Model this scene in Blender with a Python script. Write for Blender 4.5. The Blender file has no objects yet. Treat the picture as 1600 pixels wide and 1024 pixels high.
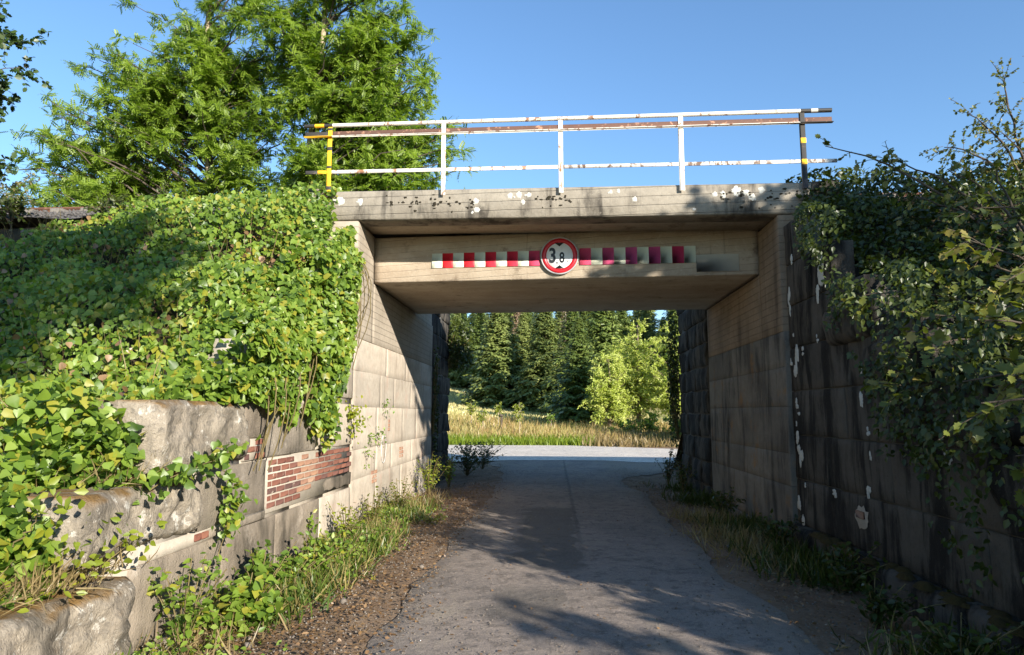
import bpy, math, random
import numpy as np
from math import radians, sin, cos, pi

S = bpy.context.scene
COL = S.collection
rng = np.random.default_rng(7)
random.seed(7)

# ------------------------------------------------------------------ camera, sky, sun, exposure
EYE = (0.0, 0.0, 1.7)
_p = math.atan(133 / 1080.0)
_ny = np.array([65, -133, 1080.0]); _ny /= np.linalg.norm(_ny)      # road direction in camera axes (right, up, forward)
_nz = np.array([0, math.cos(_p), math.sin(_p)])
_nx = np.cross(_ny, _nz)
if _nx[0] < 0: _nx = -_nx
_M = np.stack([_nx, _ny, _nz])
from mathutils import Matrix, Vector
_r, _u, _f = _M[:, 0], _M[:, 1], _M[:, 2]
cam_d = bpy.data.cameras.new('camera'); cam = bpy.data.objects.new('camera', cam_d); COL.objects.link(cam)
cam.matrix_world = Matrix(((_r[0], _u[0], -_f[0], EYE[0]), (_r[1], _u[1], -_f[1], EYE[1]), (_r[2], _u[2], -_f[2], EYE[2]), (0, 0, 0, 1)))
cam_d.sensor_fit = 'HORIZONTAL'; cam_d.sensor_width = 36; cam_d.lens = 36 * 1080 / 1600
cam_d.clip_start = 0.05; cam_d.clip_end = 3000
S.camera = cam

SUN = np.array([0.80, -1.0, 0.42]); SUN /= np.linalg.norm(SUN)
w = bpy.data.worlds.new('World'); S.world = w; w.use_nodes = True
wn = w.node_tree.nodes; wl = w.node_tree.links
sky = wn.new('ShaderNodeTexSky'); sky.sky_type = 'NISHITA'; sky.sun_disc = False
sky.sun_elevation = math.asin(SUN[2]); sky.sun_rotation = math.atan2(SUN[0], SUN[1])
sky.altitude = 0; sky.air_density = 1.2; sky.dust_density = 0.0; sky.ozone_density = 5.0
bg = wn['Background']; bg.inputs['Strength'].default_value = 0.113
wl.new(sky.outputs[0], bg.inputs['Color'])
sun_d = bpy.data.lights.new('sun', 'SUN'); sun_d.energy = 5.0; sun_d.angle = radians(0.5); sun_d.color = (1.0, 0.93, 0.82)
sun = bpy.data.objects.new('sun', sun_d); COL.objects.link(sun); sun.location = (20, -25, 14)
sun.rotation_euler = Vector(SUN).to_track_quat('Z', 'Y').to_euler()
S.view_settings.view_transform = 'Standard'; S.view_settings.look = 'None'
S.view_settings.gamma = 1; S.view_settings.use_curve_mapping = False
S.view_settings.exposure = 1.18
S.render.engine = 'CYCLES'
S.cycles.max_bounces = 8; S.cycles.transparent_max_bounces = 8

# ------------------------------------------------------------------ small maths
def hash3(i, seed):
    i = i.astype(np.int64)
    h = (i[..., 0] * 374761393 + i[..., 1] * 668265263 + i[..., 2] * 2147483647 + seed * 974711) & 0x7fffffff
    h = ((h ^ (h >> 13)) * 1274126177) & 0x7fffffff
    h = h ^ (h >> 16)
    return (h & 0xffff) / 65535.0
def vnoise(P, seed=0):
    P = np.asarray(P, float); b = np.floor(P); fr = P - b; fr = fr * fr * (3 - 2 * fr)
    out = 0
    for dx in (0, 1):
        for dy in (0, 1):
            for dz in (0, 1):
                wgt = (fr[..., 0] if dx else 1 - fr[..., 0]) * (fr[..., 1] if dy else 1 - fr[..., 1]) * (fr[..., 2] if dz else 1 - fr[..., 2])
                out = out + wgt * hash3(b + np.array([dx, dy, dz]), seed)
    return out * 2 - 1
def fbm(P, seed=0, oct=4):
    P = np.asarray(P, float); a = 1.0; o = 0; t = 0
    for k in range(oct):
        o = o + a * vnoise(P * 2 ** k, seed + 17 * k); t += a; a *= .5
    return o / t
def xyz(x, y, z): return np.stack(np.broadcast_arrays(np.asarray(x, float), np.asarray(y, float), np.asarray(z, float)), -1)
def unit(v): return v / np.maximum(np.linalg.norm(v, axis=-1, keepdims=True), 1e-9)
def smooth(t): t = np.clip(t, 0, 1); return t * t * (3 - 2 * t)

# ------------------------------------------------------------------ mesh helpers
def mkmesh(name, V, F, sm=False, off=(0, 0, 0)):
    """F: list of index arrays, each (n,3) or (n,4)"""
    V = np.asarray(V, np.float32) - np.asarray(off, np.float32)
    if not isinstance(F, list): F = [F]
    F = [np.asarray(a, np.int32) for a in F if len(a)]
    me = bpy.data.meshes.new(name)
    me.vertices.add(len(V)); me.vertices.foreach_set('co', V.ravel())
    loops = np.concatenate([a.ravel() for a in F])
    sizes = np.concatenate([np.full(len(a), a.shape[1], np.int32) for a in F])
    starts = np.concatenate([[0], np.cumsum(sizes)[:-1]]).astype(np.int32)
    me.loops.add(len(loops)); me.loops.foreach_set('vertex_index', loops)
    me.polygons.add(len(sizes)); me.polygons.foreach_set('loop_start', starts); me.polygons.foreach_set('loop_total', sizes)
    if sm: me.polygons.foreach_set('use_smooth', np.ones(len(sizes), bool))
    me.update(calc_edges=True); me.validate()
    return me
def link(name, me, m=None, parent=None, loc=(0, 0, 0)):
    if m is not None and not me.materials: me.materials.append(m)
    o = bpy.data.objects.new(name, me); COL.objects.link(o); o.location = loc
    if parent is not None: o.parent = parent
    return o
def part(name, V, F, m, parent, sm=False):
    """mesh given in world coordinates, hung under an unrotated parent (or a part of one)"""
    off = np.zeros(3); p = parent
    while p is not None: off += np.array(p.location); p = p.parent
    return link(name, mkmesh(name, V, F, sm, off), m, parent)
def tag(o, label=None, cat=None, group=None, kind=None):
    if label: o['label'] = label
    if cat: o['category'] = cat
    if group: o['group'] = group
    if kind: o['kind'] = kind
    return o
def empty(name, loc, label, cat, group=None):
    o = bpy.data.objects.new(name, None); COL.objects.link(o); o.location = loc; o.empty_display_size = .2
    return tag(o, label, cat, group)
def copy_tree(o, loc, rz=0, sc=1.0, label=None):
    c = o.copy(); COL.objects.link(c); c.location = loc; c.rotation_euler = (0, 0, rz); c.scale = (sc, sc, sc)
    if label: c['label'] = label
    for ch in o.children:
        d = ch.copy(); COL.objects.link(d); d.parent = c
    return c
class Acc:
    def __init__(s): s.V = []; s.F3 = []; s.F4 = []; s.n = 0
    def add(s, V, F):
        V = np.asarray(V, float); F = np.asarray(F, int)
        s.V.append(V); (s.F3 if F.shape[1] == 3 else s.F4).append(F + s.n); s.n += len(V)
    def box(s, x0, x1, y0, y1, z0, z1, fn=None):
        V = np.array([(x, y, z) for x in (x0, x1) for y in (y0, y1) for z in (z0, z1)], float)
        if fn: V = fn(V)
        s.add(V, [(0, 1, 3, 2), (4, 6, 7, 5), (0, 4, 5, 1), (2, 3, 7, 6), (0, 2, 6, 4), (1, 5, 7, 3)])
        return s
    def get(s):
        F = []
        if s.F3: F.append(np.concatenate(s.F3))
        if s.F4: F.append(np.concatenate(s.F4))
        return np.concatenate(s.V), F
def bevbox(x0, x1, y0, y1, z0, z1, b=.01):
    """box with chamfered edges (one segment)"""
    acc = []; V = []; idx = {}
    lo = (x0, y0, z0); hi = (x1, y1, z1)
    for sx in (0, 1):
        for sy in (0, 1):
            for sz in (0, 1):
                s = (sx, sy, sz)
                for ax in range(3):
                    p = []
                    for k in range(3):
                        e = hi[k] if s[k] else lo[k]
                        if k != ax: e += -b if s[k] else b
                        p.append(e)
                    idx[(s, ax)] = len(V); V.append(p)
    F4 = []; F3 = []
    for ax in range(3):
        for side in (0, 1):
            o = [k for k in range(3) if k != ax]; q = []
            for (a, c) in ((0, 0), (1, 0), (1, 1), (0, 1)):
                s = [0, 0, 0]; s[ax] = side; s[o[0]] = a; s[o[1]] = c; q.append(idx[(tuple(s), ax)])
            F4.append(q)
    for ax in range(3):
        o = [k for k in range(3) if k != ax]
        for a in (0, 1):
            for c in (0, 1):
                s0 = [0, 0, 0]; s0[o[0]] = a; s0[o[1]] = c; s1 = list(s0); s1[ax] = 1
                F4.append([idx[(tuple(s0), o[0])], idx[(tuple(s1), o[0])], idx[(tuple(s1), o[1])], idx[(tuple(s0), o[1])]])
    for sx in (0, 1):
        for sy in (0, 1):
            for sz in (0, 1):
                F3.append([idx[((sx, sy, sz), k)] for k in range(3)])
    return np.array(V, float), [np.array(F3), np.array(F4)]
def fix_normals(o):
    import bmesh
    bm = bmesh.new(); bm.from_mesh(o.data); bmesh.ops.recalc_face_normals(bm, faces=bm.faces); bm.to_mesh(o.data); bm.free()
def grid_mesh(xs, ys, zfn):
    X, Y = np.meshgrid(xs, ys); Z = zfn(X, Y)
    V = np.stack([X, Y, Z], -1).reshape(-1, 3); nx = len(xs); ny = len(ys)
    i = (np.arange(ny - 1)[:, None] * nx + np.arange(nx - 1)[None]).ravel()
    return V, np.stack([i, i + 1, i + nx + 1, i + nx], -1)
def tubes(P, R, sides=5):
    """P (n,m,3), R (n,m) -> quads"""
    n, m, _ = P.shape
    T = np.zeros_like(P); T[:, 1:-1] = P[:, 2:] - P[:, :-2]; T[:, 0] = P[:, 1] - P[:, 0]; T[:, -1] = P[:, -1] - P[:, -2]
    T = unit(T); ref = np.where(np.abs(T[..., 2:3]) > .9, np.array([1., 0, 0]), np.array([0, 0, 1.]))
    A = unit(np.cross(T, ref)); B = np.cross(T, A)
    a = np.arange(sides) * 2 * pi / sides
    V = P[:, :, None] + R[:, :, None, None] * (A[:, :, None] * np.cos(a)[:, None] + B[:, :, None] * np.sin(a)[:, None])
    V = V.reshape(-1, 3)
    base = (np.arange(n) * m * sides)[:, None, None] + (np.arange(m - 1) * sides)[None, :, None]
    k = np.arange(sides)[None, None]; k2 = (k + 1) % sides
    F = np.stack([base + k, base + k2, base + k2 + sides, base + k + sides], -1).reshape(-1, 4)
    return V, F
def scatter(P, Nn, U, Sz, T):
    """place template T=(V,F) at P, its y along U, z along Nn, scaled by Sz"""
    Vt, Ft = T; n = len(P); U = unit(U); X = unit(np.cross(U, Nn)); Z = np.cross(X, U)
    Sz = np.broadcast_to(np.asarray(Sz, float), (n,))
    V = P[:, None] + Sz[:, None, None] * (Vt[None, :, 0:1] * X[:, None] + Vt[None, :, 1:2] * U[:, None] + Vt[None, :, 2:3] * Z[:, None])
    F = Ft[None] + (np.arange(n) * len(Vt))[:, None, None]
    return V.reshape(-1, 3), F.reshape(-1, Ft.shape[1])

def fan(outline, mid):
    V = np.array(outline + [mid], float); n = len(outline)
    return V, np.array([(n, i, (i + 1) % n) for i in range(n)])
HEART = fan([(0, 0, 0), (.40, .08, .05), (.46, .42, .07), (.2, .82, 0), (0, 1.05, -.1), (-.2, .82, 0), (-.46, .42, .07), (-.40, .08, .05)], (0, .42, -.03))
OVATE = fan([(0, 0, 0), (.3, .35, .06), (.22, .72, .02), (0, 1.05, -.1), (-.22, .72, .02), (-.3, .35, .06)], (0, .5, -.03))
_h = [(.10, .12), (.30, .16), (.27, .36), (.46, .50), (.30, .60), (.32, .82), (.16, .86)]
LOBED = fan([(0, 0, 0)] + [(x, y, .09 * x - .06 * y * y) for x, y in _h] + [(0, 1.08, -.1)] + [(-x, y, .09 * x - .06 * y * y) for x, y in _h[::-1]], (0, .45, -.03))
RHOMB = (np.array([(0, 0, 0), (.28, .5, .06), (0, 1, -.08), (-.28, .5, .06)], float), np.array([(0, 1, 2), (0, 2, 3)]))
NARROW = (np.array([(0, 0, 0), (.14, .45, .03), (0, 1, -.12), (-.14, .45, .03)], float), np.array([(0, 1, 2), (0, 2, 3)]))
def _pinnate():
    V = []; F = []
    for i in range(5):
        y = .14 + .17 * i; L = .30 - .02 * abs(i - 1.5); z = -.15 * y * y
        for s in (1, -1):
            b = len(V); dx = s * L * .86; dy = L * .5
            V += [(0, y, z), (dx * .5 + s * .02, y + dy * .5 - .10, z + .02), (dx, y + dy, z - .03), (dx * .5 - s * .02, y + dy * .5 + .10, z + .02)]
            F += [(b, b + 1, b + 2), (b, b + 2, b + 3)]
    b = len(V); V += [(0, .94, -.2), (.06, 1.06, -.24), (0, 1.2, -.33), (-.06, 1.06, -.24)]; F += [(b, b + 1, b + 2), (b, b + 2, b + 3)]
    return np.array(V, float), np.array(F)
PINNATE = _pinnate()
BLADE = (np.array([(-.035, 0, 0), (.035, 0, 0), (-.028, .5, .05), (.028, .5, .05), (0, 1, .3)], float), np.array([(0, 1, 3), (0, 3, 2), (2, 3, 4)]))

# ------------------------------------------------------------------ materials
class NT:
    def __init__(s, name):
        s.m = bpy.data.materials.new(name); s.m.use_nodes = True; s.t = s.m.node_tree; s.n = s.t.nodes
        s.bsdf = s.n['Principled BSDF']; s.out = s.n['Material Output']
        s.geo = s.n.new('ShaderNodeNewGeometry'); s.pos = s.geo.outputs['Position']
    def L(s, a, b): s.t.links.new(a, b)
    def put(s, sock, v):
        if hasattr(v, 'is_output') or isinstance(v, bpy.types.NodeSocket): s.L(v, sock)
        else:
            if sock.type == 'RGBA' and len(v) == 3: v = (*v, 1)
            sock.default_value = v
    def vec(s, scale, src=None):
        q = s.n.new('ShaderNodeMapping'); q.inputs['Scale'].default_value = scale; s.L(src or s.pos, q.inputs['Vector']); return q.outputs[0]
    def noise(s, sc, det=4, v=None, rough=.55, dist=0):
        q = s.n.new('ShaderNodeTexNoise'); q.inputs['Scale'].default_value = sc; q.inputs['Detail'].default_value = det
        q.inputs['Roughness'].default_value = rough; q.inputs['Distortion'].default_value = dist; s.L(v or s.pos, q.inputs['Vector']); return q.outputs['Fac']
    def voro(s, sc, v=None, feat='F1', out='Distance'):
        q = s.n.new('ShaderNodeTexVoronoi'); q.feature = feat; q.inputs['Scale'].default_value = sc; s.L(v or s.pos, q.inputs['Vector']); return q.outputs[out]
    def math(s, op, a, b=0, c=None):
        q = s.n.new('ShaderNodeMath'); q.operation = op; s.put(q.inputs[0], a); s.put(q.inputs[1], b)
        if c is not None: s.put(q.inputs[2], c)
        return q.outputs[0]
    def rng(s, v, a, b, c=0., d=1., sm=True):
        q = s.n.new('ShaderNodeMapRange'); q.interpolation_type = 'SMOOTHSTEP' if sm else 'LINEAR'
        s.put(q.inputs[0], v); q.inputs[1].default_value = a; q.inputs[2].default_value = b; q.inputs[3].default_value = c; q.inputs[4].default_value = d
        return q.outputs[0]
    def ramp(s, v, stops):
        q = s.n.new('ShaderNodeValToRGB'); cr = q.color_ramp
        while len(cr.elements) < len(stops): cr.elements.new(.5)
        for e, (p, c) in zip(cr.elements, stops): e.position = p; e.color = (*c, 1)
        s.put(q.inputs[0], v); return q.outputs[0]
    def mix(s, f, a, b, mode='MIX'):
        q = s.n.new('ShaderNodeMix'); q.data_type = 'RGBA'; q.blend_type = mode
        s.put(q.inputs[0], f); s.put(q.inputs[6], a); s.put(q.inputs[7], b); return q.outputs[2]
    def sep(s, v=None):
        q = s.n.new('ShaderNodeSeparateXYZ'); s.L(v or s.pos, q.inputs[0]); return q.outputs
    def bump(s, h, d, st=1.0, nrm=None):
        q = s.n.new('ShaderNodeBump'); q.inputs['Distance'].default_value = d; q.inputs['Strength'].default_value = st; s.L(h, q.inputs['Height'])
        if nrm is not None: s.L(nrm, q.inputs['Normal'])
        return q.outputs[0]
    def island(s): return s.geo.outputs['Random Per Island']
    def objrand(s):
        q = s.n.new('ShaderNodeObjectInfo'); return q.outputs['Random']
    def done(s, col, rough=.9, nrm=None, spec=.3):
        s.put(s.bsdf.inputs['Base Color'], col); s.put(s.bsdf.inputs['Roughness'], rough)
        s.bsdf.inputs['Specular IOR Level'].default_value = spec
        if nrm is not None: s.L(nrm, s.bsdf.inputs['Normal'])
        return s.m

def concrete(name, a, b, dark, dark_lo=.5, dark_hi=.7, boards=0, streak=.5, tint=None, per_obj=0.0, brd_amt=.35, rough_d=.01):
    t = NT(name)
    n1 = t.noise(.9, 6, rough=.6); n2 = t.noise(9, 6, rough=.7); n3 = t.noise(60, 3, rough=.7)
    c = t.mix(t.rng(n1, .35, .65), a, b)
    c = t.mix(t.rng(n2, .3, .7, 0, .55), c, tuple(x * .62 for x in a))
    st = t.noise(1.0, 6, t.vec((3.2, 3.2, .5)), .68, .4)
    c = t.mix(t.rng(t.math('ADD', t.math('MULTIPLY', st, streak), t.math('MULTIPLY', n1, 1 - streak)), dark_lo, dark_hi), c, dark)
    sp = t.noise(30, 4, rough=.8)
    c = t.mix(t.rng(sp, .60, .74, 0, .55), c, tuple(x * 1.45 for x in a))
    c = t.mix(t.rng(sp, .40, .30, 0, .5), c, tuple(x * .4 for x in dark))
    if tint: c = t.mix(t.rng(t.noise(2.3, 5, rough=.7), .55, .72, 0, .8), c, tint)
    if per_obj:
        c = t.mix(1.0, c, t.ramp(t.objrand(), [(0, (1 - per_obj,) * 3), (.5, (1, 1 - per_obj * .12, 1 - per_obj * .25)), (1, (1 + per_obj * .5,) * 3)]), 'MULTIPLY')
    h = t.math('ADD', t.math('MULTIPLY', n2, .6), t.math('MULTIPLY', n3, .4))
    nr = t.bump(h, rough_d, .9)
    if boards:
        z = t.sep()[2]; fr = t.math('FRACT', t.math('MULTIPLY', t.math('ADD', z, t.math('MULTIPLY', n1, .02)), boards))
        ln = t.rng(t.math('ABSOLUTE', t.math('SUBTRACT', fr, .5)), .44, .5)
        bid = t.math('FLOOR', t.math('MULTIPLY', z, boards)); wn_ = t.n.new('ShaderNodeTexWhiteNoise'); wn_.noise_dimensions = '1D'; t.L(bid, wn_.inputs['W'])
        c = t.mix(t.rng(wn_.outputs['Value'], 0, 1, 0, .28, False), c, tuple(x * .55 for x in a))
        c = t.mix(t.math('MULTIPLY', ln, brd_amt), c, dark)
        nr = t.bump(t.math('SUBTRACT', 1, ln), .012, .8, nr)
    return t.done(c, .92, nr, .2)

def soffit_mat(name):
    """board-marked underside / beam: boards run along X"""
    t = NT(name)
    q = t.sep(); v = t.math('ADD', q[1], q[2])
    fr = t.math('FRACT', t.math('MULTIPLY', v, 9)); ln = t.rng(t.math('ABSOLUTE', t.math('SUBTRACT', fr, .5)), .43, .5)
    bid = t.math('FLOOR', t.math('MULTIPLY', v, 9)); wnn = t.n.new('ShaderNodeTexWhiteNoise'); wnn.noise_dimensions = '1D'; t.L(bid, wnn.inputs['W'])
    n1 = t.noise(1.0, 6, t.vec((1.1, 1.8, 1.8)), .7); n2 = t.noise(16, 6, rough=.75)
    c = t.mix(t.rng(n1, .35, .65), (.44, .365, .275), (.345, .275, .20))
    c = t.mix(t.rng(wnn.outputs['Value'], 0, 1, 0, .34, False), c, (.27, .205, .145))
    c = t.mix(t.rng(n2, .5, .75, 0, .6), c, (.50, .43, .33))
    c = t.mix(t.rng(t.noise(2.2, 6, rough=.7), .56, .72, 0, .75), c, (.13, .095, .065))
    c = t.mix(t.math('MULTIPLY', t.math('MULTIPLY', ln, .45), t.rng(t.noise(3, 3), .35, .6)), c, (.12, .09, .065))
    drp = t.noise(1.0, 5, t.vec((9, 9, .5)), .7); c = t.mix(t.rng(drp, .56, .70, 0, .5), c, (.15, .12, .09))
    nr = t.bump(t.math('SUBTRACT', 1, ln), .008, .6, t.bump(n2, .010, .8))
    return t.done(c, .92, nr, .2)

def leafmat(name, cols, trans=.4, clump=1.2, yellow=None, rough=.42):
    t = NT(name); isl = t.island(); nn = t.noise(clump, 3)
    v = t.math('ADD', t.math('MULTIPLY', isl, .65), t.math('MULTIPLY', t.rng(nn, .3, .7), .35))
    st = [(i / (len(cols) - 1), c) for i, c in enumerate(cols)]
    c = t.ramp(v, st)
    if yellow:
        w2 = t.n.new('ShaderNodeTexWhiteNoise'); w2.noise_dimensions = '1D'; t.L(isl, w2.inputs['W'])
        c = t.mix(t.rng(t.math('ADD', w2.outputs['Value'], t.math('MULTIPLY', t.noise(.8, 2), .5)), 1.16 - yellow[1] , 1.2 - yellow[1]), c, yellow[0])
    t.put(t.bsdf.inputs['Base Color'], c); t.bsdf.inputs['Roughness'].default_value = rough; t.bsdf.inputs['Specular IOR Level'].default_value = .5
    tr = t.n.new('ShaderNodeBsdfTranslucent'); t.L(t.mix(1.0, c, (1.25, 1.35, .55), 'MULTIPLY'), tr.inputs['Color'])
    mx = t.n.new('ShaderNodeMixShader'); mx.inputs[0].default_value = trans
    t.L(t.bsdf.outputs[0], mx.inputs[1]); t.L(tr.outputs[0], mx.inputs[2]); t.L(mx.outputs[0], t.out.inputs['Surface'])
    return t.m
def barkmat(name, a, b):
    t = NT(name); n = t.noise(6, 5, t.vec((3, 3, .6)), .65)
    return t.done(t.ramp(n, [(.3, a), (.7, b)]), .9, t.bump(n, .02, .8), .2)
def soilmat(name, cols, sc=3.0, d=.03):
    t = NT(name); n = t.noise(sc, 7, rough=.68); n2 = t.noise(sc * 9, 5, rough=.75)
    c = t.ramp(t.math('ADD', t.math('MULTIPLY', n, .6), t.math('MULTIPLY', n2, .4)), [(.3 + .4 * i / (len(cols) - 1), q) for i, q in enumerate(cols)])
    return t.done(c, .95, t.bump(t.math('ADD', n, n2), d, .9), .15)
def paint(name, base, wear, amt=.58, sc=14, rough=.45, streak=False):
    t = NT(name); n = t.noise(sc, 6, t.vec((1, 1, .4)) if streak else None, .7)
    c = t.mix(t.rng(n, amt, amt + .06), base, wear)
    c = t.mix(t.rng(t.noise(sc * .3, 3), .45, .7, 0, .35), c, tuple(x * .7 for x in base))
    return t.done(c, rough, t.bump(n, .002, .5), .4)

M = {}
M['fascia'] = concrete('weathered_grey_concrete', (.34, .30, .24), (.215, .185, .145), (.060, .052, .043), .47, .60, boards=7, streak=.55, brd_amt=.25, rough_d=.02)
M['soffit'] = soffit_mat('board_marked_soffit')
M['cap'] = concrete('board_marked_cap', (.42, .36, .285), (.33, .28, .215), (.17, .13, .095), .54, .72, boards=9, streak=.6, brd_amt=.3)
M['darkcap'] = concrete('shaded_board_marked_cap', (.30, .225, .155), (.215, .16, .11), (.09, .066, .045), .5, .68, boards=9, streak=.6, brd_amt=.3)  # darker copy of cap: the right abutment's shade is put into its colour
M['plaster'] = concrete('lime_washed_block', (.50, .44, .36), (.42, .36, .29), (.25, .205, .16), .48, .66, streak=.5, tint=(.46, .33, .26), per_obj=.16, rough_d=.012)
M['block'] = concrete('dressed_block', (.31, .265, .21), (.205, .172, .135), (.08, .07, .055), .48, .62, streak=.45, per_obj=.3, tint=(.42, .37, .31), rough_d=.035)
M['darkblock'] = concrete('black_stained_shade_block', (.10, .088, .072), (.062, .055, .046), (.014, .0125, .011), .44, .56, streak=.7, per_obj=.16, rough_d=.02)  # black staining, with the colour darkened further to stand in for shade
M['midblock'] = concrete('stained_shade_grey_block', (.20, .18, .15), (.145, .13, .11), (.05, .046, .04), .47, .62, streak=.65, tint=(.24, .135, .055), per_obj=.2, rough_d=.015)  # streaks are stains; the base is darkened to deepen the right side's shade
M['mortar'] = concrete('mortar', (.40, .35, .285), (.33, .29, .235), (.18, .155, .125), .55, .72, rough_d=.01)
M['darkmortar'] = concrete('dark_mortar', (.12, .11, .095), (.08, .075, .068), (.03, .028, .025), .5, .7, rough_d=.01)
def rockmat():
    t = NT('rock_faced_sandstone')
    n1 = t.noise(1.6, 6, rough=.65); n2 = t.noise(14, 6, rough=.72)
    tool = t.noise(1.0, 4, t.vec((11, 26, 11)), .65, 2.2)
    c = t.mix(t.rng(n1, .35, .68), (.31, .265, .205), (.185, .155, .12))
    c = t.mix(t.rng(n2, .48, .62, 0, .6), c, (.135, .12, .10))
    c = t.mix(t.rng(t.noise(1.3, 5, t.vec((2.5, 2.5, .6)), .7), .5, .64, 0, .75), c, (.085, .075, .06))
    c = t.mix(t.rng(t.noise(5, 6, rough=.75), .57, .64, 0, .8), c, (.52, .49, .43))
    z = t.geo.outputs['Normal']; nz = t.sep(z)[2]
    mo = t.math('MULTIPLY', t.rng(nz, .2, .8), t.rng(t.noise(3.5, 5), .38, .6))
    c = t.mix(mo, c, (.17, .10, .035))
    nr = t.bump(tool, .022, .8, t.bump(n2, .025, .9))
    return t.done(c, .95, nr, .15)
M['rock'] = rockmat()
def brickmat(name, cols):
    t = NT(name); n = t.noise(18, 6, rough=.7)
    c = t.ramp(t.objrand(), [(i / (len(cols) - 1), q) for i, q in enumerate(cols)])
    c = t.mix(t.rng(n, .5, .72, 0, .55), c, (.12, .06, .045))
    c = t.mix(t.rng(t.noise(7, 5, rough=.8), .62, .7, 0, .7), c, (.42, .36, .29))
    return t.done(c, .88, t.bump(n, .006, .8), .25)
M['brick'] = brickmat('red_clay_brick', [(.15, .055, .036), (.105, .042, .03), (.18, .075, .048), (.13, .058, .044), (.075, .042, .036)])
M['brick_smeared'] = brickmat('mortar_smeared_brick', [(.26, .145, .09), (.22, .12, .08), (.30, .19, .13)])
M['lichen'] = soilmat('pale_lichen', [(.26, .26, .23), (.52, .51, .46), (.36, .36, .32)], 12, .006)
M['moss'] = soilmat('brown_moss', [(.035, .03, .012), (.07, .05, .018), (.10, .075, .02)], 12, .02)
M['darkmoss'] = soilmat('black_moss', [(.02, .016, .012), (.035, .03, .02), (.05, .04, .025)], 12, .02)
def roadmat(name, far=False):
    t = NT(name); p = t.sep(); n1 = t.noise(.55, 6, rough=.6); n2 = t.noise(5, 6, rough=.7); n3 = t.noise(90, 3, rough=.7)
    a, b = ((.70, .61, .51), (.60, .525, .44)) if far else ((.285, .232, .19), (.205, .172, .145))
    c = t.mix(t.rng(n1, .38, .62), a, b)
    c = t.mix(t.rng(n2, .48, .62, 0, .7), c, tuple(x * .55 for x in b))
    c = t.mix(t.rng(t.noise(22, 5, rough=.75), .52, .66, 0, .6), c, tuple(x * 1.35 for x in a))
    c = t.mix(t.rng(t.noise(1.7, 7, t.vec((1, .35, 1)), .7), .52, .66, 0, .75), c, (.60, .52, .42) if far else (.30, .25, .19))
    if not far:
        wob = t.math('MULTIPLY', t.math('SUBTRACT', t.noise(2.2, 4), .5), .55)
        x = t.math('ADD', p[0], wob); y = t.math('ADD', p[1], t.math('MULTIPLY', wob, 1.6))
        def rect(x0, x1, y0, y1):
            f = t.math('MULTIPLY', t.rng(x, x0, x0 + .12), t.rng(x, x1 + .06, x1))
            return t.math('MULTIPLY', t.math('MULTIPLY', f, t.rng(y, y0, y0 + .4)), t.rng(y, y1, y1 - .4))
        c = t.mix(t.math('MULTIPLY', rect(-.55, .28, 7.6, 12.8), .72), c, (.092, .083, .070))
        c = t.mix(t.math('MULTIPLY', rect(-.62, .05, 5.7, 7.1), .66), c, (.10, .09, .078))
        seam = t.rng(t.math('ABSOLUTE', t.math('SUBTRACT', t.math('ADD', p[0], t.math('MULTIPLY', wob, .16)), .34)), .05, .008)
        c = t.mix(t.math('MULTIPLY', t.math('MULTIPLY', seam, t.rng(p[1], 7.5, 11)), .55), c, (.07, .065, .06))
        crk = t.voro(1.1, t.vec((1, .55, 1)), 'DISTANCE_TO_EDGE')
        c = t.mix(t.math('MULTIPLY', t.rng(crk, .012, .003, 0, .55), t.rng(t.noise(.7, 2), .54, .64)), c, (.08, .075, .068))
        edge = t.rng(t.math('ADD', t.math('ABSOLUTE', t.math('SUBTRACT', p[0], .15)), t.math('MULTIPLY', t.math('SUBTRACT', t.noise(1.3, 6, rough=.7), .5), 1.6)), 1.15, 2.0)
        c = t.mix(t.math('MULTIPLY', edge, .85), c, (.255, .205, .15))
    g = t.voro(140); c = t.mix(t.rng(g, .5, .15, 0, .35), c, tuple(x * 1.5 for x in a))
    c = t.mix(t.rng(n3, .53, .66, 0, .6), c, (.055, .05, .044))
    c = t.mix(t.rng(t.noise(55, 3, rough=.8), .6, .7, 0, .55), c, tuple(x * 1.7 for x in a))
    return t.done(c, .9, t.bump(t.math('ADD', t.math('MULTIPLY', n3, .35), n2), .03, 1.0), .25)
M['road'] = roadmat('worn_dusty_asphalt'); M['farroad'] = roadmat('pale_dusty_asphalt', True)
M['dirt'] = soilmat('dry_dirt', [(.13, .08, .05), (.20, .13, .08), (.27, .19, .125), (.32, .25, .18)], 2.2, .03)
M['soil'] = soilmat('dark_leafy_soil', [(.03, .025, .014), (.06, .045, .024), (.09, .065, .035)], 4, .05)
M['meadow'] = soilmat('dry_meadow', [(.27, .21, .09), (.38, .30, .13), (.30, .28, .10), (.42, .33, .17)], .35, .05)
M['ballast'] = soilmat('ballast', [(.10, .09, .085), (.20, .185, .175), (.30, .28, .26)], 14, .06)
M['stone_bits'] = soilmat('gravel_bits', [(.12, .10, .085), (.19, .16, .13), (.25, .215, .18)], 8, .01)
M['white_paint'] = paint('white_rail_paint', (.70, .66, .58), (.26, .13, .07), .545, 11, .5, True)
M['rust'] = paint('rusty_brown_steel', (.10, .05, .035), (.30, .16, .10), .56, 10, .8)
M['yellow_paint'] = paint('yellow_hazard_paint', (.75, .42, .02), (.22, .12, .04), .66, 14, .5)
M['black_paint'] = paint('black_hazard_paint', (.035, .033, .030), (.16, .10, .05), .62, 14, .55)
M['wornwhite'] = paint('worn_white_paint', (.50, .47, .42), (.12, .075, .05), .50, 11, .6, True)
M['railsteel'] = paint('rusty_rail_steel', (.12, .055, .035), (.20, .10, .06), .55, 14, .7)
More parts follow.
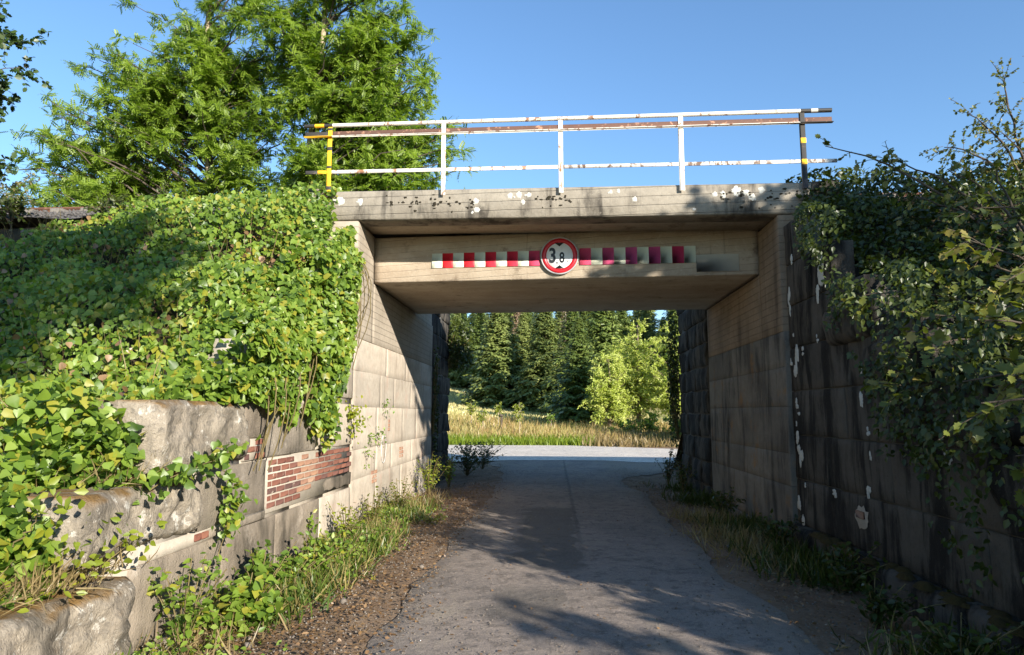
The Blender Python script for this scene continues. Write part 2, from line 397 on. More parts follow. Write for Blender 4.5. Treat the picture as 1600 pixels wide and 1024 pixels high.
M['sleeper'] = soilmat('grey_sleeper', [(.12, .105, .09), (.2, .18, .155)], 9, .01)
def flat(name, c, rough=.4, fade=None):
    t = NT(name); n = t.noise(9, 5, t.vec((1, 1, .5)), .7)
    return t.done(t.mix(t.rng(n, .45, .75, 0, .5), c, fade or tuple(x * .75 for x in c)), rough, None, .45)
M['sign_red'] = flat('sign_red', (.50, .012, .022), .35); M['sign_white'] = flat('sign_white', (.78, .78, .76), .35); M['sign_black'] = flat('sign_black', (.012, .012, .014), .4)
M['grey_metal'] = flat('grey_sign_back', (.35, .35, .35), .5)
M['panel_white'] = flat('faded_white_panel', (.62, .64, .50), .5, (.48, .50, .40))
M['panel_patch'] = flat('bare_cleaned_patch', (.50, .455, .36), .7, (.40, .36, .29))
REDS = [(.55, .012, .02), (.53, .012, .025), (.52, .015, .035), (.50, .02, .045), (.50, .045, .10), (.50, .05, .11), (.46, .06, .15), (.45, .07, .19), (.44, .06, .17), (.45, .03, .09)]
M['creeper'] = leafmat('creeper_leaf', [(.035, .075, .012), (.11, .185, .022), (.20, .29, .036), (.34, .42, .11)], .42, .8, ((.30, .29, .035), .07))
M['creeper_yellow'] = leafmat('yellowing_leaf', [(.13, .19, .02), (.21, .25, .022), (.28, .27, .02)], .38)
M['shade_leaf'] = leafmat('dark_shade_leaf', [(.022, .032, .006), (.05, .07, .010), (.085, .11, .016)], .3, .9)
M['maple_leaf'] = leafmat('lobed_shrub_leaf', [(.06, .08, .012), (.13, .15, .022), (.22, .22, .05)], .35, .9, ((.24, .20, .05), .07))
M['ash'] = leafmat('feathery_tree_leaf', [(.075, .13, .012), (.175, .26, .024), (.28, .37, .05)], .5, .45)
M['oak'] = leafmat('dark_tree_leaf', [(.018, .04, .01), (.04, .075, .016), (.07, .105, .03)], .3, .7)
M['dryleaf'] = leafmat('dry_pale_leaf', [(.10, .105, .035), (.20, .18, .07), (.30, .26, .12)], .35, .7)
M['willow'] = leafmat('willow_leaf', [(.27, .33, .045), (.42, .47, .09), (.56, .58, .20)], .4, .5)
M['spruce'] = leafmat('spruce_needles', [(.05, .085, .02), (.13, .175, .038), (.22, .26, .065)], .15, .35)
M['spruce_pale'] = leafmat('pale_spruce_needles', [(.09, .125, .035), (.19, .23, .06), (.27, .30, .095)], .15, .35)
M['dead_needles'] = leafmat('dead_needles', [(.16, .10, .06), (.26, .17, .10), (.33, .24, .16)], .15, .5)
M['hillwood'] = leafmat('mixed_hill_leaf', [(.05, .08, .02), (.09, .13, .03), (.13, .17, .045)], .3, .08)
M['grass'] = leafmat('green_grass', [(.04, .075, .012), (.08, .13, .018), (.14, .18, .035)], .35, 1.5, ((.30, .24, .09), .22))
M['verge'] = leafmat('bright_verge_grass', [(.12, .19, .02), (.19, .26, .025), (.26, .30, .04)], .4, .6)
M['straw'] = leafmat('dry_straw', [(.16, .105, .05), (.27, .20, .095), (.36, .28, .14)], .35, .9)
M['meadowgrass'] = leafmat('tall_meadow_grass', [(.30, .21, .08), (.42, .28, .13), (.36, .32, .11), (.46, .36, .18)], .35, .25)
M['mown'] = leafmat('mown_dry_grass', [(.48, .40, .17), (.60, .51, .26), (.52, .49, .20), (.66, .56, .33)], .3, .08)
M['litter'] = leafmat('fallen_leaf', [(.10, .055, .028), (.19, .11, .05), (.28, .18, .09)], .15, 2)
M['bark'] = barkmat('grey_brown_bark', (.09, .065, .045), (.27, .21, .15)); M['palebark'] = barkmat('pale_bark', (.22, .17, .11), (.42, .34, .23))  # palebark: simply a lighter bark tone
M['darkbark'] = barkmat('dark_bark', (.05, .04, .03), (.12, .095, .07)); M['deadbark'] = barkmat('bleached_dead_bark', (.32, .25, .19), (.55, .47, .38))
M['stem'] = barkmat('green_brown_stem', (.10, .075, .035), (.20, .16, .07))

# ------------------------------------------------------------------ the lie of the land
XL, XR = -3.10, 3.36          # faces of the two abutments
YB = np.array([-40, 2.2, 4.0, 5.0, 10.9, 15.9, 23.5, 40]); ZB = np.array([-.1, -.05, .38, .9, 5.02, 5.02, -.2, -.2])
def bank_z(x, y):
    side = np.where(x < 0, np.abs(x) - 3.1, np.abs(x) - 3.4)
    z = np.interp(y + .055 * x + np.where(x > 0, .0, 0), YB, ZB)
    return z - .30 * np.exp(-np.maximum(side, 0) / .45) * ((y > 3) & (y < 10.8))
def gz(x, y):
    x = np.asarray(x, float); y = np.asarray(y, float)
    sh = -.12 * smooth((np.abs(x - .1) - 1.7) / 1.2) * smooth((27 - y) / 4)
    m = np.maximum(y - 36.5, 0); mead = np.minimum(m, 160) * .040 + np.clip(-x, 0, 24) * .0021 * np.minimum(m, 110) + .25 * smooth(m / 4)
    hill = 0.12 * np.maximum(y - 95 + .25 * x, 0) * smooth((y - 95) / 60) * smooth((300 - y) / 120) * smooth((x + 70) / 45) * smooth((110 - x) / 50)
    wav = .25 * vnoise(xyz(x * .07, y * .07, 0), 5) * smooth((y - 40) / 20)
    return sh + mead + hill + wav
xs = np.concatenate([np.linspace(-400, -30, 20), np.linspace(-28, -4, 14), np.linspace(-3.6, 3.8, 26), np.linspace(5, 30, 14), np.linspace(34, 400, 20)])
ys = np.concatenate([np.linspace(-120, -12, 10), np.linspace(-10, 34, 90), np.linspace(35, 110, 60), np.linspace(116, 900, 40)])
def ground_z(x, y):
    return gz(x, y) - .035 + .02 * fbm(xyz(x * 1.3, y * 1.3, 0), 3) * (np.abs(x) < 5)
V, F = grid_mesh(xs, ys, ground_z)
g = link('ground', mkmesh('ground', V, F, True), M['meadow']); tag(g, kind='structure')
g.data.materials.append(M['dirt'])
cy = V[F].mean(1); g.data.polygons.foreach_set('material_index', ((cy[:, 1] < 36.2) & (cy[:, 1] > -30)).astype(np.int32))

def strip(name, y, xl, xr, m, lift, nx=30):
    t = np.linspace(0, 1, nx)[None]; X = xl[:, None] * (1 - t) + xr[:, None] * t; Y = np.repeat(y[:, None], nx, 1)
    Z = gz(X, Y) + lift + .012 * fbm(xyz(X * .8, Y * .5, 0), 9) * smooth(np.minimum(t, 1 - t) / .12) - .035 * (1 - smooth(np.minimum(t, 1 - t) / .06))
    V = np.stack([X, Y, Z], -1).reshape(-1, 3); n = len(y)
    i = (np.arange(n - 1)[:, None] * nx + np.arange(nx - 1)[None]).ravel()
    return tag(link(name, mkmesh(name, V, np.stack([i, i + 1, i + nx + 1, i + nx], -1), True), m), kind='structure')
y = np.linspace(-12, 26.2, 240)
strip('road', y, -1.38 + .22 * fbm(xyz(0, y * .9, 0), 21) - .9 * smooth((y - 19) / 7), 1.85 + .25 * fbm(xyz(3, y * .9, 0), 22) + 2.3 * smooth((y - 18) / 7), M['road'], .012)
y = np.linspace(25.0, 36.3, 40)
strip('crossing_road', y, np.full(40, -26.) + .5 * np.sin(y), np.where(y > 32.5, 7.5 - (y - 32.5) * 1.4, 7.5 + .3 * np.sin(y)), M['farroad'], .022, 60)

# embankment on both sides
for side, nm in ((-1, 'embankment'), (1, 'embankment')):
    ax = np.concatenate([np.linspace(3.55 if side < 0 else 3.85, 16, 46), np.linspace(18, 140, 22)]) * side
    ay = np.concatenate([np.linspace(2.0, 11, 50), np.linspace(11.3, 24, 26)])
    def ez(X, Y): return bank_z(X, Y) + .10 * fbm(xyz(X * .9, Y * .9, 0), 31) * ((Y < 10.6) | (Y > 16)) - .03
    V, F = grid_mesh(np.sort(ax), ay, ez)
    tag(link(nm, mkmesh(nm, V, F, True), M['soil']), kind='structure')

# ------------------------------------------------------------------ railway bridge
SK, SL = -.055, -.018        # the deck crosses the road slightly askew and falls to the right
def sk(V, slope=True):
    V = np.array(V, float); V[:, 1] += SK * V[:, 0]
    if slope: V[:, 2] += SL * V[:, 0]
    return V
bridge = empty('railway_bridge', (0.1, 13, 3.95), 'short concrete railway underbridge spanning the lane with stained edge beam', 'bridge')
def cbox(name, x0, x1, y0, y1, z0, z1, m, parent, slope=True, nx=1, bev=.015, rough=0):
    if nx > 1 or rough:
        # subdivided front-facing box with a worn lower/upper edge
        xs_ = np.linspace(x0, x1, max(nx, 2)); ring = [(y0, z0 + bev), (y0 + bev, z0), (y1, z0), (y1, z1), (y0 + bev, z1), (y0, z1 - bev)]
        V = np.array([(x, a, b) for x in xs_ for a, b in ring])
        k = len(ring); F = [(i * k + j, i * k + (j + 1) % k, (i + 1) * k + (j + 1) % k, (i + 1) * k + j) for i in range(len(xs_) - 1) for j in range(k)]
        nz = fbm(V * np.array([3, 5, 5]), 41); V[:, 1] += nz * rough * (V[:, 1] < y0 + bev * 2); V[:, 2] += nz * rough * .6
        c0 = [tuple(range(k))]; a = Acc(); a.V = [sk(V, slope)]; a.n = len(V)
        tri = [(0, i, i + 1) for i in range(1, k - 1)]; e = (len(xs_) - 1) * k
        tri += [(e, e + i + 1, e + i) for i in range(1, k - 1)]
        o = part(name, sk(V, slope), [np.array(F), np.array(tri)], m, parent)
    else:
        V, F = bevbox(x0, x1, y0, y1, z0, z1, bev); o = part(name, sk(V, slope), F, m, parent)
    fix_normals(o); return o
Y1, Y2, Y3 = 10.45, 11.5, 15.35
cbox('edge_beam', -3.62, 3.92, Y1, 10.86, 4.71, 5.19, M['fascia'], bridge, nx=120, rough=.012, bev=.02)
cbox('cantilever_slab', -3.6, 3.9, 10.862, Y2 - .001, 4.74, 5.0, M['soffit'], bridge)
cbox('deck_slab', XL + .003, XR + .02, Y2, Y3, 3.94, 4.74, M['soffit'], bridge, slope=False, nx=60, rough=.006, bev=.02)
cbox('deck_top', -3.6, 3.9, Y2 + .002, Y3 + .6, 4.80, 4.99, M['fascia'], bridge)
cbox('edge_beam', -3.62, 3.92, 15.96, 16.35, 4.71, 5.19, M['fascia'], bridge, nx=40, rough=.012)
# lichen on the edge beam
def blob_disc(cx, cz, rx, rz, seed, th=.003, n=26):
    a = np.arange(n) * 2 * pi / n; r = 1 + .75 * fbm(xyz(np.cos(a) * 2.6, np.sin(a) * 2.6, seed * 3.1), seed, 3)
    u = np.cos(a) * rx * r; v = np.sin(a) * rz * r
    return u + cx, v + cz, th
def front_blob(acc, x, z, rx, rz, seed, ybase):
    u, v, th = blob_disc(x, z, rx, rz, seed); n = len(u)
    V = np.concatenate([xyz(u, ybase + .002, v), xyz(x + (u - x) * .82, ybase - th, z + (v - z) * .82), xyz([x], ybase - th * 1.2, [z])])
    k = np.arange(n); k2 = (k + 1) % n
    acc.add(V, np.concatenate([np.stack([k, k2, n + k2], -1), np.stack([k, n + k2, n + k], -1), np.stack([n + k, n + k2, np.full(n, 2 * n)], -1)]))
LICH = [(-3.39, 5.08, .087), (-3.07, 5.07, .067), (-1.19, 5.01, .048), (-1.18, 4.87, .058), (-.65, 5.08, .058), (-.51, 5.09, .058), (-.36, 5.08, .05), (-.45, 4.97, .04),
        (1.27, 4.96, .048), (2.47, 4.99, .058), (2.61, 4.98, .067), (2.79, 5.03, .087), (2.91, 4.99, .058), (3.01, 4.92, .058), (3.15, 5.03, .058), (2.15, 4.76, .029), (.91, 5.08, .039), (1.04, 5.09, .048)]
for i, (x, z, r) in enumerate(LICH):
    a = Acc(); front_blob(a, x, z, r * .95, r * (.95 if i % 3 else .75), i, Y1 + SK * x)
    for k in range(random.randint(0, 3)):
        front_blob(a, x + random.uniform(-1.6, 1.6) * r, z + random.uniform(-1, .6) * r, r * .3, r * .3, i * 7 + k, Y1 + SK * x)
    V, F = a.get(); part('lichen_patch', V, F, M['lichen'], bridge)
a = Acc()
for k in range(230):
    x = random.uniform(-3.2, 3.7); zz = random.gauss(4.99, .05) if random.random() < .7 else random.gauss(4.9, .07)
    zz = min(max(zz, 4.80), 5.12)
    if vnoise(np.array([[x * 1.3, 0, 3.]]), 2)[0] < -.15: continue
    front_blob(a, x, zz + SL * x, random.uniform(.008, .03), random.uniform(.008, .022), 100 + k, Y1 + SK * x - .004)
V, F = a.get(); tag(part('moss', V, F, M['darkmoss'], bridge), kind='stuff')

# ------------------------------------------------------------------ masonry
def face_block(name, y0, y1, z0, z1, xf, side, m, parent, amp=.006, edge=.02, depth=.3, seed=0, step=.14, proud=0, slope_end=0.0, rnd=0.0):
    """block whose rough face looks along +x*side at x = xf"""
    ny = max(3, int((y1 - y0) / step) + 1); nz = max(3, int((z1 - z0) / step) + 1)
    e = edge * .6
    u = np.concatenate([[0, e], np.linspace(0, y1 - y0, ny + 1)[1:-1], [y1 - y0 - e, y1 - y0]]); v = np.concatenate([[0, e], np.linspace(0, z1 - z0, nz + 1)[1:-1], [z1 - z0 - e, z1 - z0]])
    U, W = np.meshgrid(u, v); Yw = y0 + U; Zw = z0 + W
    d = np.minimum(np.minimum(U, y1 - y0 - U), np.minimum(W, z1 - z0 - W))
    n = fbm(xyz(Yw * 2.5, Zw * 2.5, seed * 5.3), seed % 97, 4)
    h = amp * n * 2 + (.5 * amp * fbm(xyz(Yw * 8, Zw * 9, seed * 3.3), seed % 71, 3) - .35 * amp * (np.abs(fbm(xyz(Yw * 3, Zw * 5, seed + 2.2), seed % 61, 2)) < .07) if amp > .03 else 0) - edge * (1 - smooth(d / max(edge, .001))) + proud
    if rnd: h = h - rnd * ((2 * U / (y1 - y0) - 1) ** 4 + (2 * W / (z1 - z0) - 1) ** 4)
    jit = .35 * edge * fbm(xyz(Yw * 4, Zw * 4, seed + .5), seed % 89 + 5, 2) * (d < 1e-6)
    Yw = Yw + jit; Zw = Zw + jit * .8 + slope_end * U
    A = np.stack([xf + side * h, Yw, Zw], -1); B = A.copy(); B[..., 0] = xf - side * depth
    V = np.concatenate([A.reshape(-1, 3), B.reshape(-1, 3)]); nu, nv = len(u), len(v); N = nu * nv
    i = (np.arange(nv - 1)[:, None] * nu + np.arange(nu - 1)[None]).ravel()
    F = [np.stack([i, i + 1, i + nu + 1, i + nu], -1)]
    per = list(range(nu)) + [r * nu + nu - 1 for r in range(1, nv)] + [(nv - 1) * nu + c for c in range(nu - 2, -1, -1)] + [r * nu for r in range(nv - 2, 0, -1)]
    per = np.array(per); p2 = np.roll(per, -1)
    F.append(np.stack([per, per + N, p2 + N, p2], -1))
    F = [f[:, ::-1] if side < 0 else f for f in F]
    return part(name, V, F, m, parent, amp > .02)
def core(name, parent, boxes, m):
    a = Acc()
    for b in boxes: a.box(*b)
    V, F = a.get(); o = part(name, V, F, m, parent); fix_normals(o); return o
def split(a, b, n, seed):
    r = random.Random(seed); c = [a] + sorted(a + (b - a) * (k + r.uniform(-.22, .22)) / n for k in range(1, n)) + [b]; return list(zip(c[:-1], c[1:]))

# left abutment (sunlit) and right abutment (in shade)
abl = empty('bridge_abutment', (XL, 13, 0), 'sunlit pale block abutment at the left side of the underpass', 'abutment')
abr = empty('bridge_abutment', (XR, 12.6, 0), 'shaded grey abutment with rusty streaks at the right side of the underpass', 'abutment')
rows = [(-.05, .66), (.66, 1.12), (1.12, 1.79), (1.79, 2.36), (2.36, 2.88)]
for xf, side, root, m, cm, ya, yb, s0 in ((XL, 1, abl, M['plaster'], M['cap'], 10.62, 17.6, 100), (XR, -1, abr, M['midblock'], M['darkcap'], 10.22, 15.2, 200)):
    for r, (z0, z1) in enumerate(rows):
        for k, (a, b) in enumerate(split(ya, yb, (4 if side > 0 else 3) + r % 2, s0 + r)):
            face_block('stone_block', a + .002, b - .002, z0 + .002, z1 - .002, xf, side, m, root, .006, .004, seed=s0 + r * 7 + k, depth=.35)
    for k, (a, b) in enumerate(split(ya, yb, 4, s0 + 50)):
        face_block('plinth_block', a + .006, b - .006, -.5, -.058, xf, side, m, root, .012, .03, proud=.06, seed=s0 + 60 + k, depth=.35)
    core('mortar', root, [(min(xf - side * .008, xf - side * .5), max(xf - side * .008, xf - side * .5), ya + .03, yb - .01, -.5, 2.87)], M['mortar'] if side > 0 else M['darkmortar'])
    # board-marked bearing block on top; higher under the front cantilever
    f0 = Y1 + .01 + SK * xf
    a1, a2 = sorted((xf, xf - side * .52))
    face_block('cap_block', f0 + .004, Y2 + SK * xf - .004, 2.884, 4.70 + SL * xf - .004, xf, side, cm, root, .004, .012, depth=.5, seed=s0 + 90)
    face_block('cap_block', Y2 + SK * xf + .002, yb, 2.884, 3.925, xf, side, cm, root, .004, .012, depth=.5, seed=s0 + 91)
    core('mortar', root, [(*sorted((xf - side * .03, xf - side * .5)), f0 + .03, yb, 2.9, 4.64)], M['cap'] if side > 0 else M['darkmortar'])

def wallring(root, y, z):
    a = np.linspace(0, 2 * pi, 25); P = xyz(XL + .010, y + .17 * np.cos(a) * (1 + .06 * np.sin(3 * a)), z + .25 * np.sin(a))[None]
    V, F = tubes(P, np.full(P.shape[:2], .011), 4); V[:, 0] = XL + .008 + (V[:, 0] - XL - .010) * .3
    part('chalk_ring', V, F, M['sign_white'], root)
wallring(abl, 12.6, 1.05)
for (y, z, n) in ((13.9, .80, 2), (11.8, .50, 2), (12.9, 1.36, 1)):          # bare brick showing through the render
    for i in range(n):
        for r in range(3):
            V, F = bevbox(XL - .05, XL + .005 + random.uniform(-.003, .003), y + i * .2 + random.uniform(0, .06), y + i * .2 + .19 - random.uniform(0, .05), z + r * .075, z + r * .075 + .062, .006); part('brick', V, F, M['brick_smeared'], abl)

# left front wing wall
wl_ = empty('wing_wall', (XL, 7.2, 0), 'stepped stone wing wall with brick infill below the creeper, left of the lane', 'wing wall')
core('mortar', wl_, [(-3.62, XL - .03, 3.2, 5.0, -.5, .5), (-3.62, XL - .03, 5.0, 5.9, -.5, 1.1), (-3.62, XL - .03, 5.9, 6.82, -.5, 1.78), (-3.62, XL - .03, 6.82, 8.2, -.5, 2.45), (-3.62, XL - .03, 8.2, 9.4, -.5, 3.05), (-3.62, XL - .03, 9.4, 10.60, -.5, 3.6)], M['mortar'])
BL = [(5.07, 6.48, -.05, .56), (6.50, 7.74, -.05, .57), (7.76, 9.2, -.05, .57), (9.22, 10.6, -.05, .57),
      (5.98, 7.42, .665, 1.195), (6.86, 7.38, 1.44, 1.83), (7.40, 8.98, 1.22, 1.825), (9.0, 10.6, 1.22, 1.825),
      (8.33, 9.48, 1.92, 2.5), (9.5, 10.6, 1.92, 2.5), (9.5, 10.6, 2.52, 3.1), (6.17, 6.8, .58, .66), (6.55, 7.44, .58, .657)]
for k, (a, b, c, d) in enumerate(BL[:11]):
    face_block('stone_block', a, b, c, d, XL, 1, M['block'] if a < 8.9 else M['plaster'], wl_, .007, .014, seed=300 + k)
face_block('stone_block', 6.18, 7.44, .575, .655, XL, 1, M['block'], wl_, .004, .01, seed=330)
for k, (a, b) in enumerate([(4.0, 5.3), (5.32, 6.7), (6.72, 8.2), (8.22, 9.6), (9.62, 10.6)]):
    face_block('plinth_block', a, b, -.6, -.062, XL, 1, M['block'], wl_, .018, .03, proud=.07, seed=340 + k)
COP = [(3.15, 5.02, -.30, .53, 'weathered coping stone at the lowest step with a cracked face'), (4.42, 5.94, .70, 1.15, 'rough coping stone with mossy top'), (5.22, 6.83, 1.235, 1.80, 'rounded top coping stone with chiselled face'),
       (7.15, 8.3, 1.87, 2.45, None), (8.1, 9.46, 2.52, 3.1, None), (9.3, 10.42, 3.12, 3.7, None)]
for k, (a, b, c, d, lb) in enumerate(COP):
    o = face_block('coping_stone', a, b, c, d, XL, 1, M['rock'], wl_, .075, .06, proud=.07 if k < 3 else -.03, seed=360 + k, step=.04, depth=.5, rnd=.01)
    if lb: o['label'] = lb
core('mortar', wl_, [(XL - .2, XL - .002, 7.46, 10.4, .62, 1.205), (XL - .2, XL - .002, 6.85, 7.39, 1.215, 1.43), (XL - .2, XL - .012, 5.2, 7.45, .565, .67)], M['mortar'])
# bricks: shared mesh, one object each
Vb, Fb = bevbox(-.07, .0, 0, .232, 0, .060, .005); bme = mkmesh('brick', Vb, Fb); bme.materials.append(M['brick'])
Vh, Fh = bevbox(-.07, .0, 0, .108, 0, .060, .005); hme = mkmesh('brick_header', Vh, Fh); hme.materials.append(M['brick'])
bms = bme.copy(); bms.materials.clear(); bms.materials.append(M['brick_smeared'])
def brick(me, y, z, dx=0): 
    o = link('brick', me, None, wl_, (XL - wl_.location.x + dx, y - wl_.location.y, z - wl_.location.z)); o.rotation_euler = (random.uniform(-.006, .006), 0, random.uniform(-.012, .012)); return o
for r in range(7):
    z = .665 + r * .0765; y = 7.47 + (0 if r % 2 == 0 else -.0)
    off = 0 if r % 2 == 0 else .12
    if off: brick(hme, y, z)
    x = y + off
    while x < 10.36:
        if 8.36 < x + .1 < 8.95: me, dx = bms, .001
        else: me, dx = bme, random.uniform(-.004, .006)
        if (x < 7.6 or x > 10.0 or r == 6) and random.random() < .22: x += .2515; continue
        if r < 2 and x > 9.1 - .3 * r: break
        if r < 1 and x > 8.3: break
        brick(me, x, z, dx + .004); x += .2515
face_block('stone_block', 9.3, 10.6, .62, .80, XL, 1, M['block'], wl_, .006, .012, seed=350)
for r in range(3):
    for k in range(2): brick(bme if (r + k) % 2 else hme, 6.87 + k * .25, 1.222 + r * .072 - (0), .004)
for k in range(4): brick(bme, 5.22 + k * .25, .595 + 0 * k, -.012)
for k in range(2): brick(hme, 5.98 + k * .125, .59, .004); 
for k in range(3): brick(bme, 9.05 + k * .25, 1.842, .004)

# right front wing wall: blackened, set back a little
XW = XR + .06
wr = empty('wing_wall', (XW, 7.2, 0), 'blackened stone wing wall with white lichen right of the lane', 'wing wall')
core('mortar', wr, [(XW + .03, XW + .55, 3.2, 4.6, -.5, .6), (XW + .03, XW + .55, 4.6, 5.6, -.5, 1.3), (XW + .03, XW + .55, 5.6, 6.6, -.5, 1.8), (XW + .03, XW + .55, 6.6, 7.7, -.5, 2.3), (XW + .03, XW + .55, 7.7, 8.7, -.5, 2.9), (XW + .03, XW + .4, 8.7, 9.5, -.5, 3.5), (XW + .03, XW + .4, 9.5, 10.2, -.5, 4.2)], M['darkmortar'])
tops = [(3.2, .62), (4.6, 1.32), (5.6, 2.02), (6.6, 2.72), (7.7, 3.42), (8.6, 3.9), (9.5, 4.45)]
k = 0
for r in range(7):
    z0 = .18 + r * .61 if r else .18; z1 = z0 + .6
    ys0 = [t for t, zt in tops if zt >= z1 - .25]
    if not ys0: continue
    ya = ys0[0]
    for a, b in split(ya, 10.2, max(2, int((10.2 - ya) / 1.35)), 400 + r):
        face_block('stone_block', a + .006, b - .006, z0, z1 - .006, XW, -1, M['darkblock'], wr, .014, .010, seed=410 + k); k += 1
for q, (a, b) in enumerate([(3.4, 4.7), (4.72, 6.0), (6.02, 7.4), (7.42, 8.8), (8.82, 10.2)]):
    face_block('plinth_block', a, b, -.6, .165, XW, -1, M['darkblock'], wr, .03, .05, proud=.16, seed=460 + q, depth=.3, step=.08)
for q, (a, b, d) in enumerate([(3.2, 4.7, .75), (4.4, 5.7, 1.45), (5.4, 6.7, 1.95), (6.4, 7.8, 2.45), (7.5, 8.8, 3.0)]):
    face_block('coping_stone', a, b, d - .5, d, XW, -1, M['darkblock'], wr, .04, .05, proud=.1, seed=480 + q, step=.07, depth=.5, rnd=.05)
def side_blob(acc, y, z, ry, rz, seed, xb, side):
    u, v, th = blob_disc(y, z, ry, rz, seed); n = len(u)
    V = np.concatenate([xyz(xb - side * .004, u, v), xyz(xb + side * th, y + (u - y) * .8, z + (v - z) * .85), xyz(xb + side * th * 1.3, [y], [z])])
    k = np.arange(n); k2 = (k + 1) % n
    acc.add(V, np.concatenate([np.stack([k, k2, n + k2], -1), np.stack([k, n + k2, n + k], -1), np.stack([n + k, n + k2, np.full(n, 2 * n)], -1)]))
RW = [(10.1, 3.25, .06, .187), (9.92, 2.5, .088, .239), (9.96, 2.21, .088, .184), (10.13, 2.44, .046, .077), (9.66, 2.53, .043, .072), (9.99, 1.83, .059, .074), (9.94, 1.66, .045, .046), (10.05, 1.55, .03, .037),
      (10.04, 1.28, .074, .13), (9.92, 1.04, .10, .147), (7.92, 1.85, .059, .095), (7.87, 2.18, .058, .087), (7.82, 1.49, .046, .043), (7.8, 1.25, .046, .058), (6.29, 1.32, .083, .082), (9.11, 2.66, .04, .051),
      (9.98, 2.8, .045, .046), (10.1, .52, .06, .151), (9.96, .3, .074, .12), (9.82, .73, .029, .045), (7.89, .82, .082, .08), (8.83, .7, .066, .065), (8.89, 4.03, .093, .074), (8.89, 3.45, .146, .181), (9.01, 3.23, .093, .10), (9.91, 3.85, .059, .083), (9.42, 4.05, .042, .078)]
for i, (y, z, ry, rz) in enumerate(RW):
    a = Acc()
    for j in range(4): side_blob(a, y + random.uniform(-.5, .5) * ry, z + random.uniform(-.8, .8) * rz, ry * random.uniform(.35, .75), rz * random.uniform(.25, .6), 600 + i * 5 + j, XW - .008, -1)
    V, F = a.get(); part('lichen_patch', V, F, M['lichen'], wr)
a = Acc(); side_blob(a, 8.12, .55, .17, .13, 3, XW - .006, -1); V, F = a.get(); part('mortar_patch', V, F, M['mortar'], wr)
V, F = bevbox(XW - .028, XW + .03, 8.02, 8.22, .53, .61, .006); part('brick', V, F, M['brick_smeared'], wr)
a = Acc()
for k in range(60):
    y = random.uniform(4.2, 9.6); x = XW - random.uniform(.02, .16); r = random.uniform(.03, .10)
    th = np.arange(7) * 2 * pi / 7
    V = np.concatenate([xyz(x + r * np.cos(th), y + r * 1.5 * np.sin(th), .15), xyz(x + .6 * r * np.cos(th), y + .9 * r * np.sin(th), .15 + r * .5), [[x, y, .15 + r * .65]]])
    q = np.arange(7); q2 = (q + 1) % 7
    a.add(V, np.concatenate([np.stack([q, q2, 7 + q2], -1), np.stack([q, 7 + q2, 7 + q], -1), np.stack([7 + q, 7 + q2, np.full(7, 14)], -1)]))
V, F = a.get(); tag(part('moss_cushions', V, F, M['moss'], wr, True), kind='stuff')

# rear wing walls
for xf, side, ya, yb, nm, s0 in ((XL + .03, 1, 17.64, 20.3, 'dark rough stone wing wall beyond the sunlit left abutment', 700), (XR - .03, -1, 15.23, 18.6, 'dark rough stone wing wall beyond the shaded right abutment', 800)):
    rt = empty('wing_wall', (xf, ya, 0), nm, 'wing wall')
    core('mortar', rt, [(*sorted((xf - side * .04, xf - side * .6)), ya, yb - .12, -.5, 4.7)], M['darkmortar'])
    k = 0
    for r in range(10):
        z0 = -.4 + r * .52
        for a, b in split(ya, yb + (.10 if r % 2 else -.06) + random.uniform(-.03, .05), 2 + r % 2, s0 + r):
            face_block('stone_block', a + .008, b - .008, z0, z0 + .508, xf, side, M['darkblock'], rt, .035, .04, seed=s0 + k, depth=.5); k += 1
# cap stones at the two ends of the front edge beam
def cap(xa, xb, za, zb, m, lb, seed):
    ya = Y1 - .06 + SK * xa
    V, F = grid_mesh(np.linspace(0, 1, 7), np.linspace(0, 1, 7), lambda X, Y: X * 0)
    # rough lump: subdivided cube surface
    Vs = []; Fs = []; n = 7; base = 0
    for ax in range(3):
        for sgn in (0, 1):
            U, W = np.meshgrid(np.linspace(0, 1, n), np.linspace(0, 1, n)); P = np.zeros((n, n, 3)); o = [k for k in range(3) if k != ax]
            P[..., ax] = sgn; P[..., o[0]] = U; P[..., o[1]] = W; Vs.append(P.reshape(-1, 3))
            i = (np.arange(n - 1)[:, None] * n + np.arange(n - 1)[None]).ravel() + base; Fs.append(np.stack([i, i + 1, i + n + 1, i + n], -1)); base += n * n
    V = np.concatenate(Vs); c = V - .5; c *= (1 - .16 * (np.abs(c * 2) ** 3).sum(1, keepdims=True) / 3)
    V = c * np.array([xb - xa, .55, zb - za]) * 1.12 + np.array([(xa + xb) / 2, ya + .3, (za + zb) / 2])
    V += .035 * fbm(V * 4, seed)[:, None] * np.sign(c)
    o = part('end_stone', V, np.concatenate(Fs), m, bridge); return o
cap(-4.08, -3.64, 4.72, 5.30, M['rock'], '', 3); cap(-3.98, -3.6, 4.30, 4.74, M['rock'], '', 4); cap(3.86, 4.26, 4.78, 5.13, M['darkblock'], '', 5)

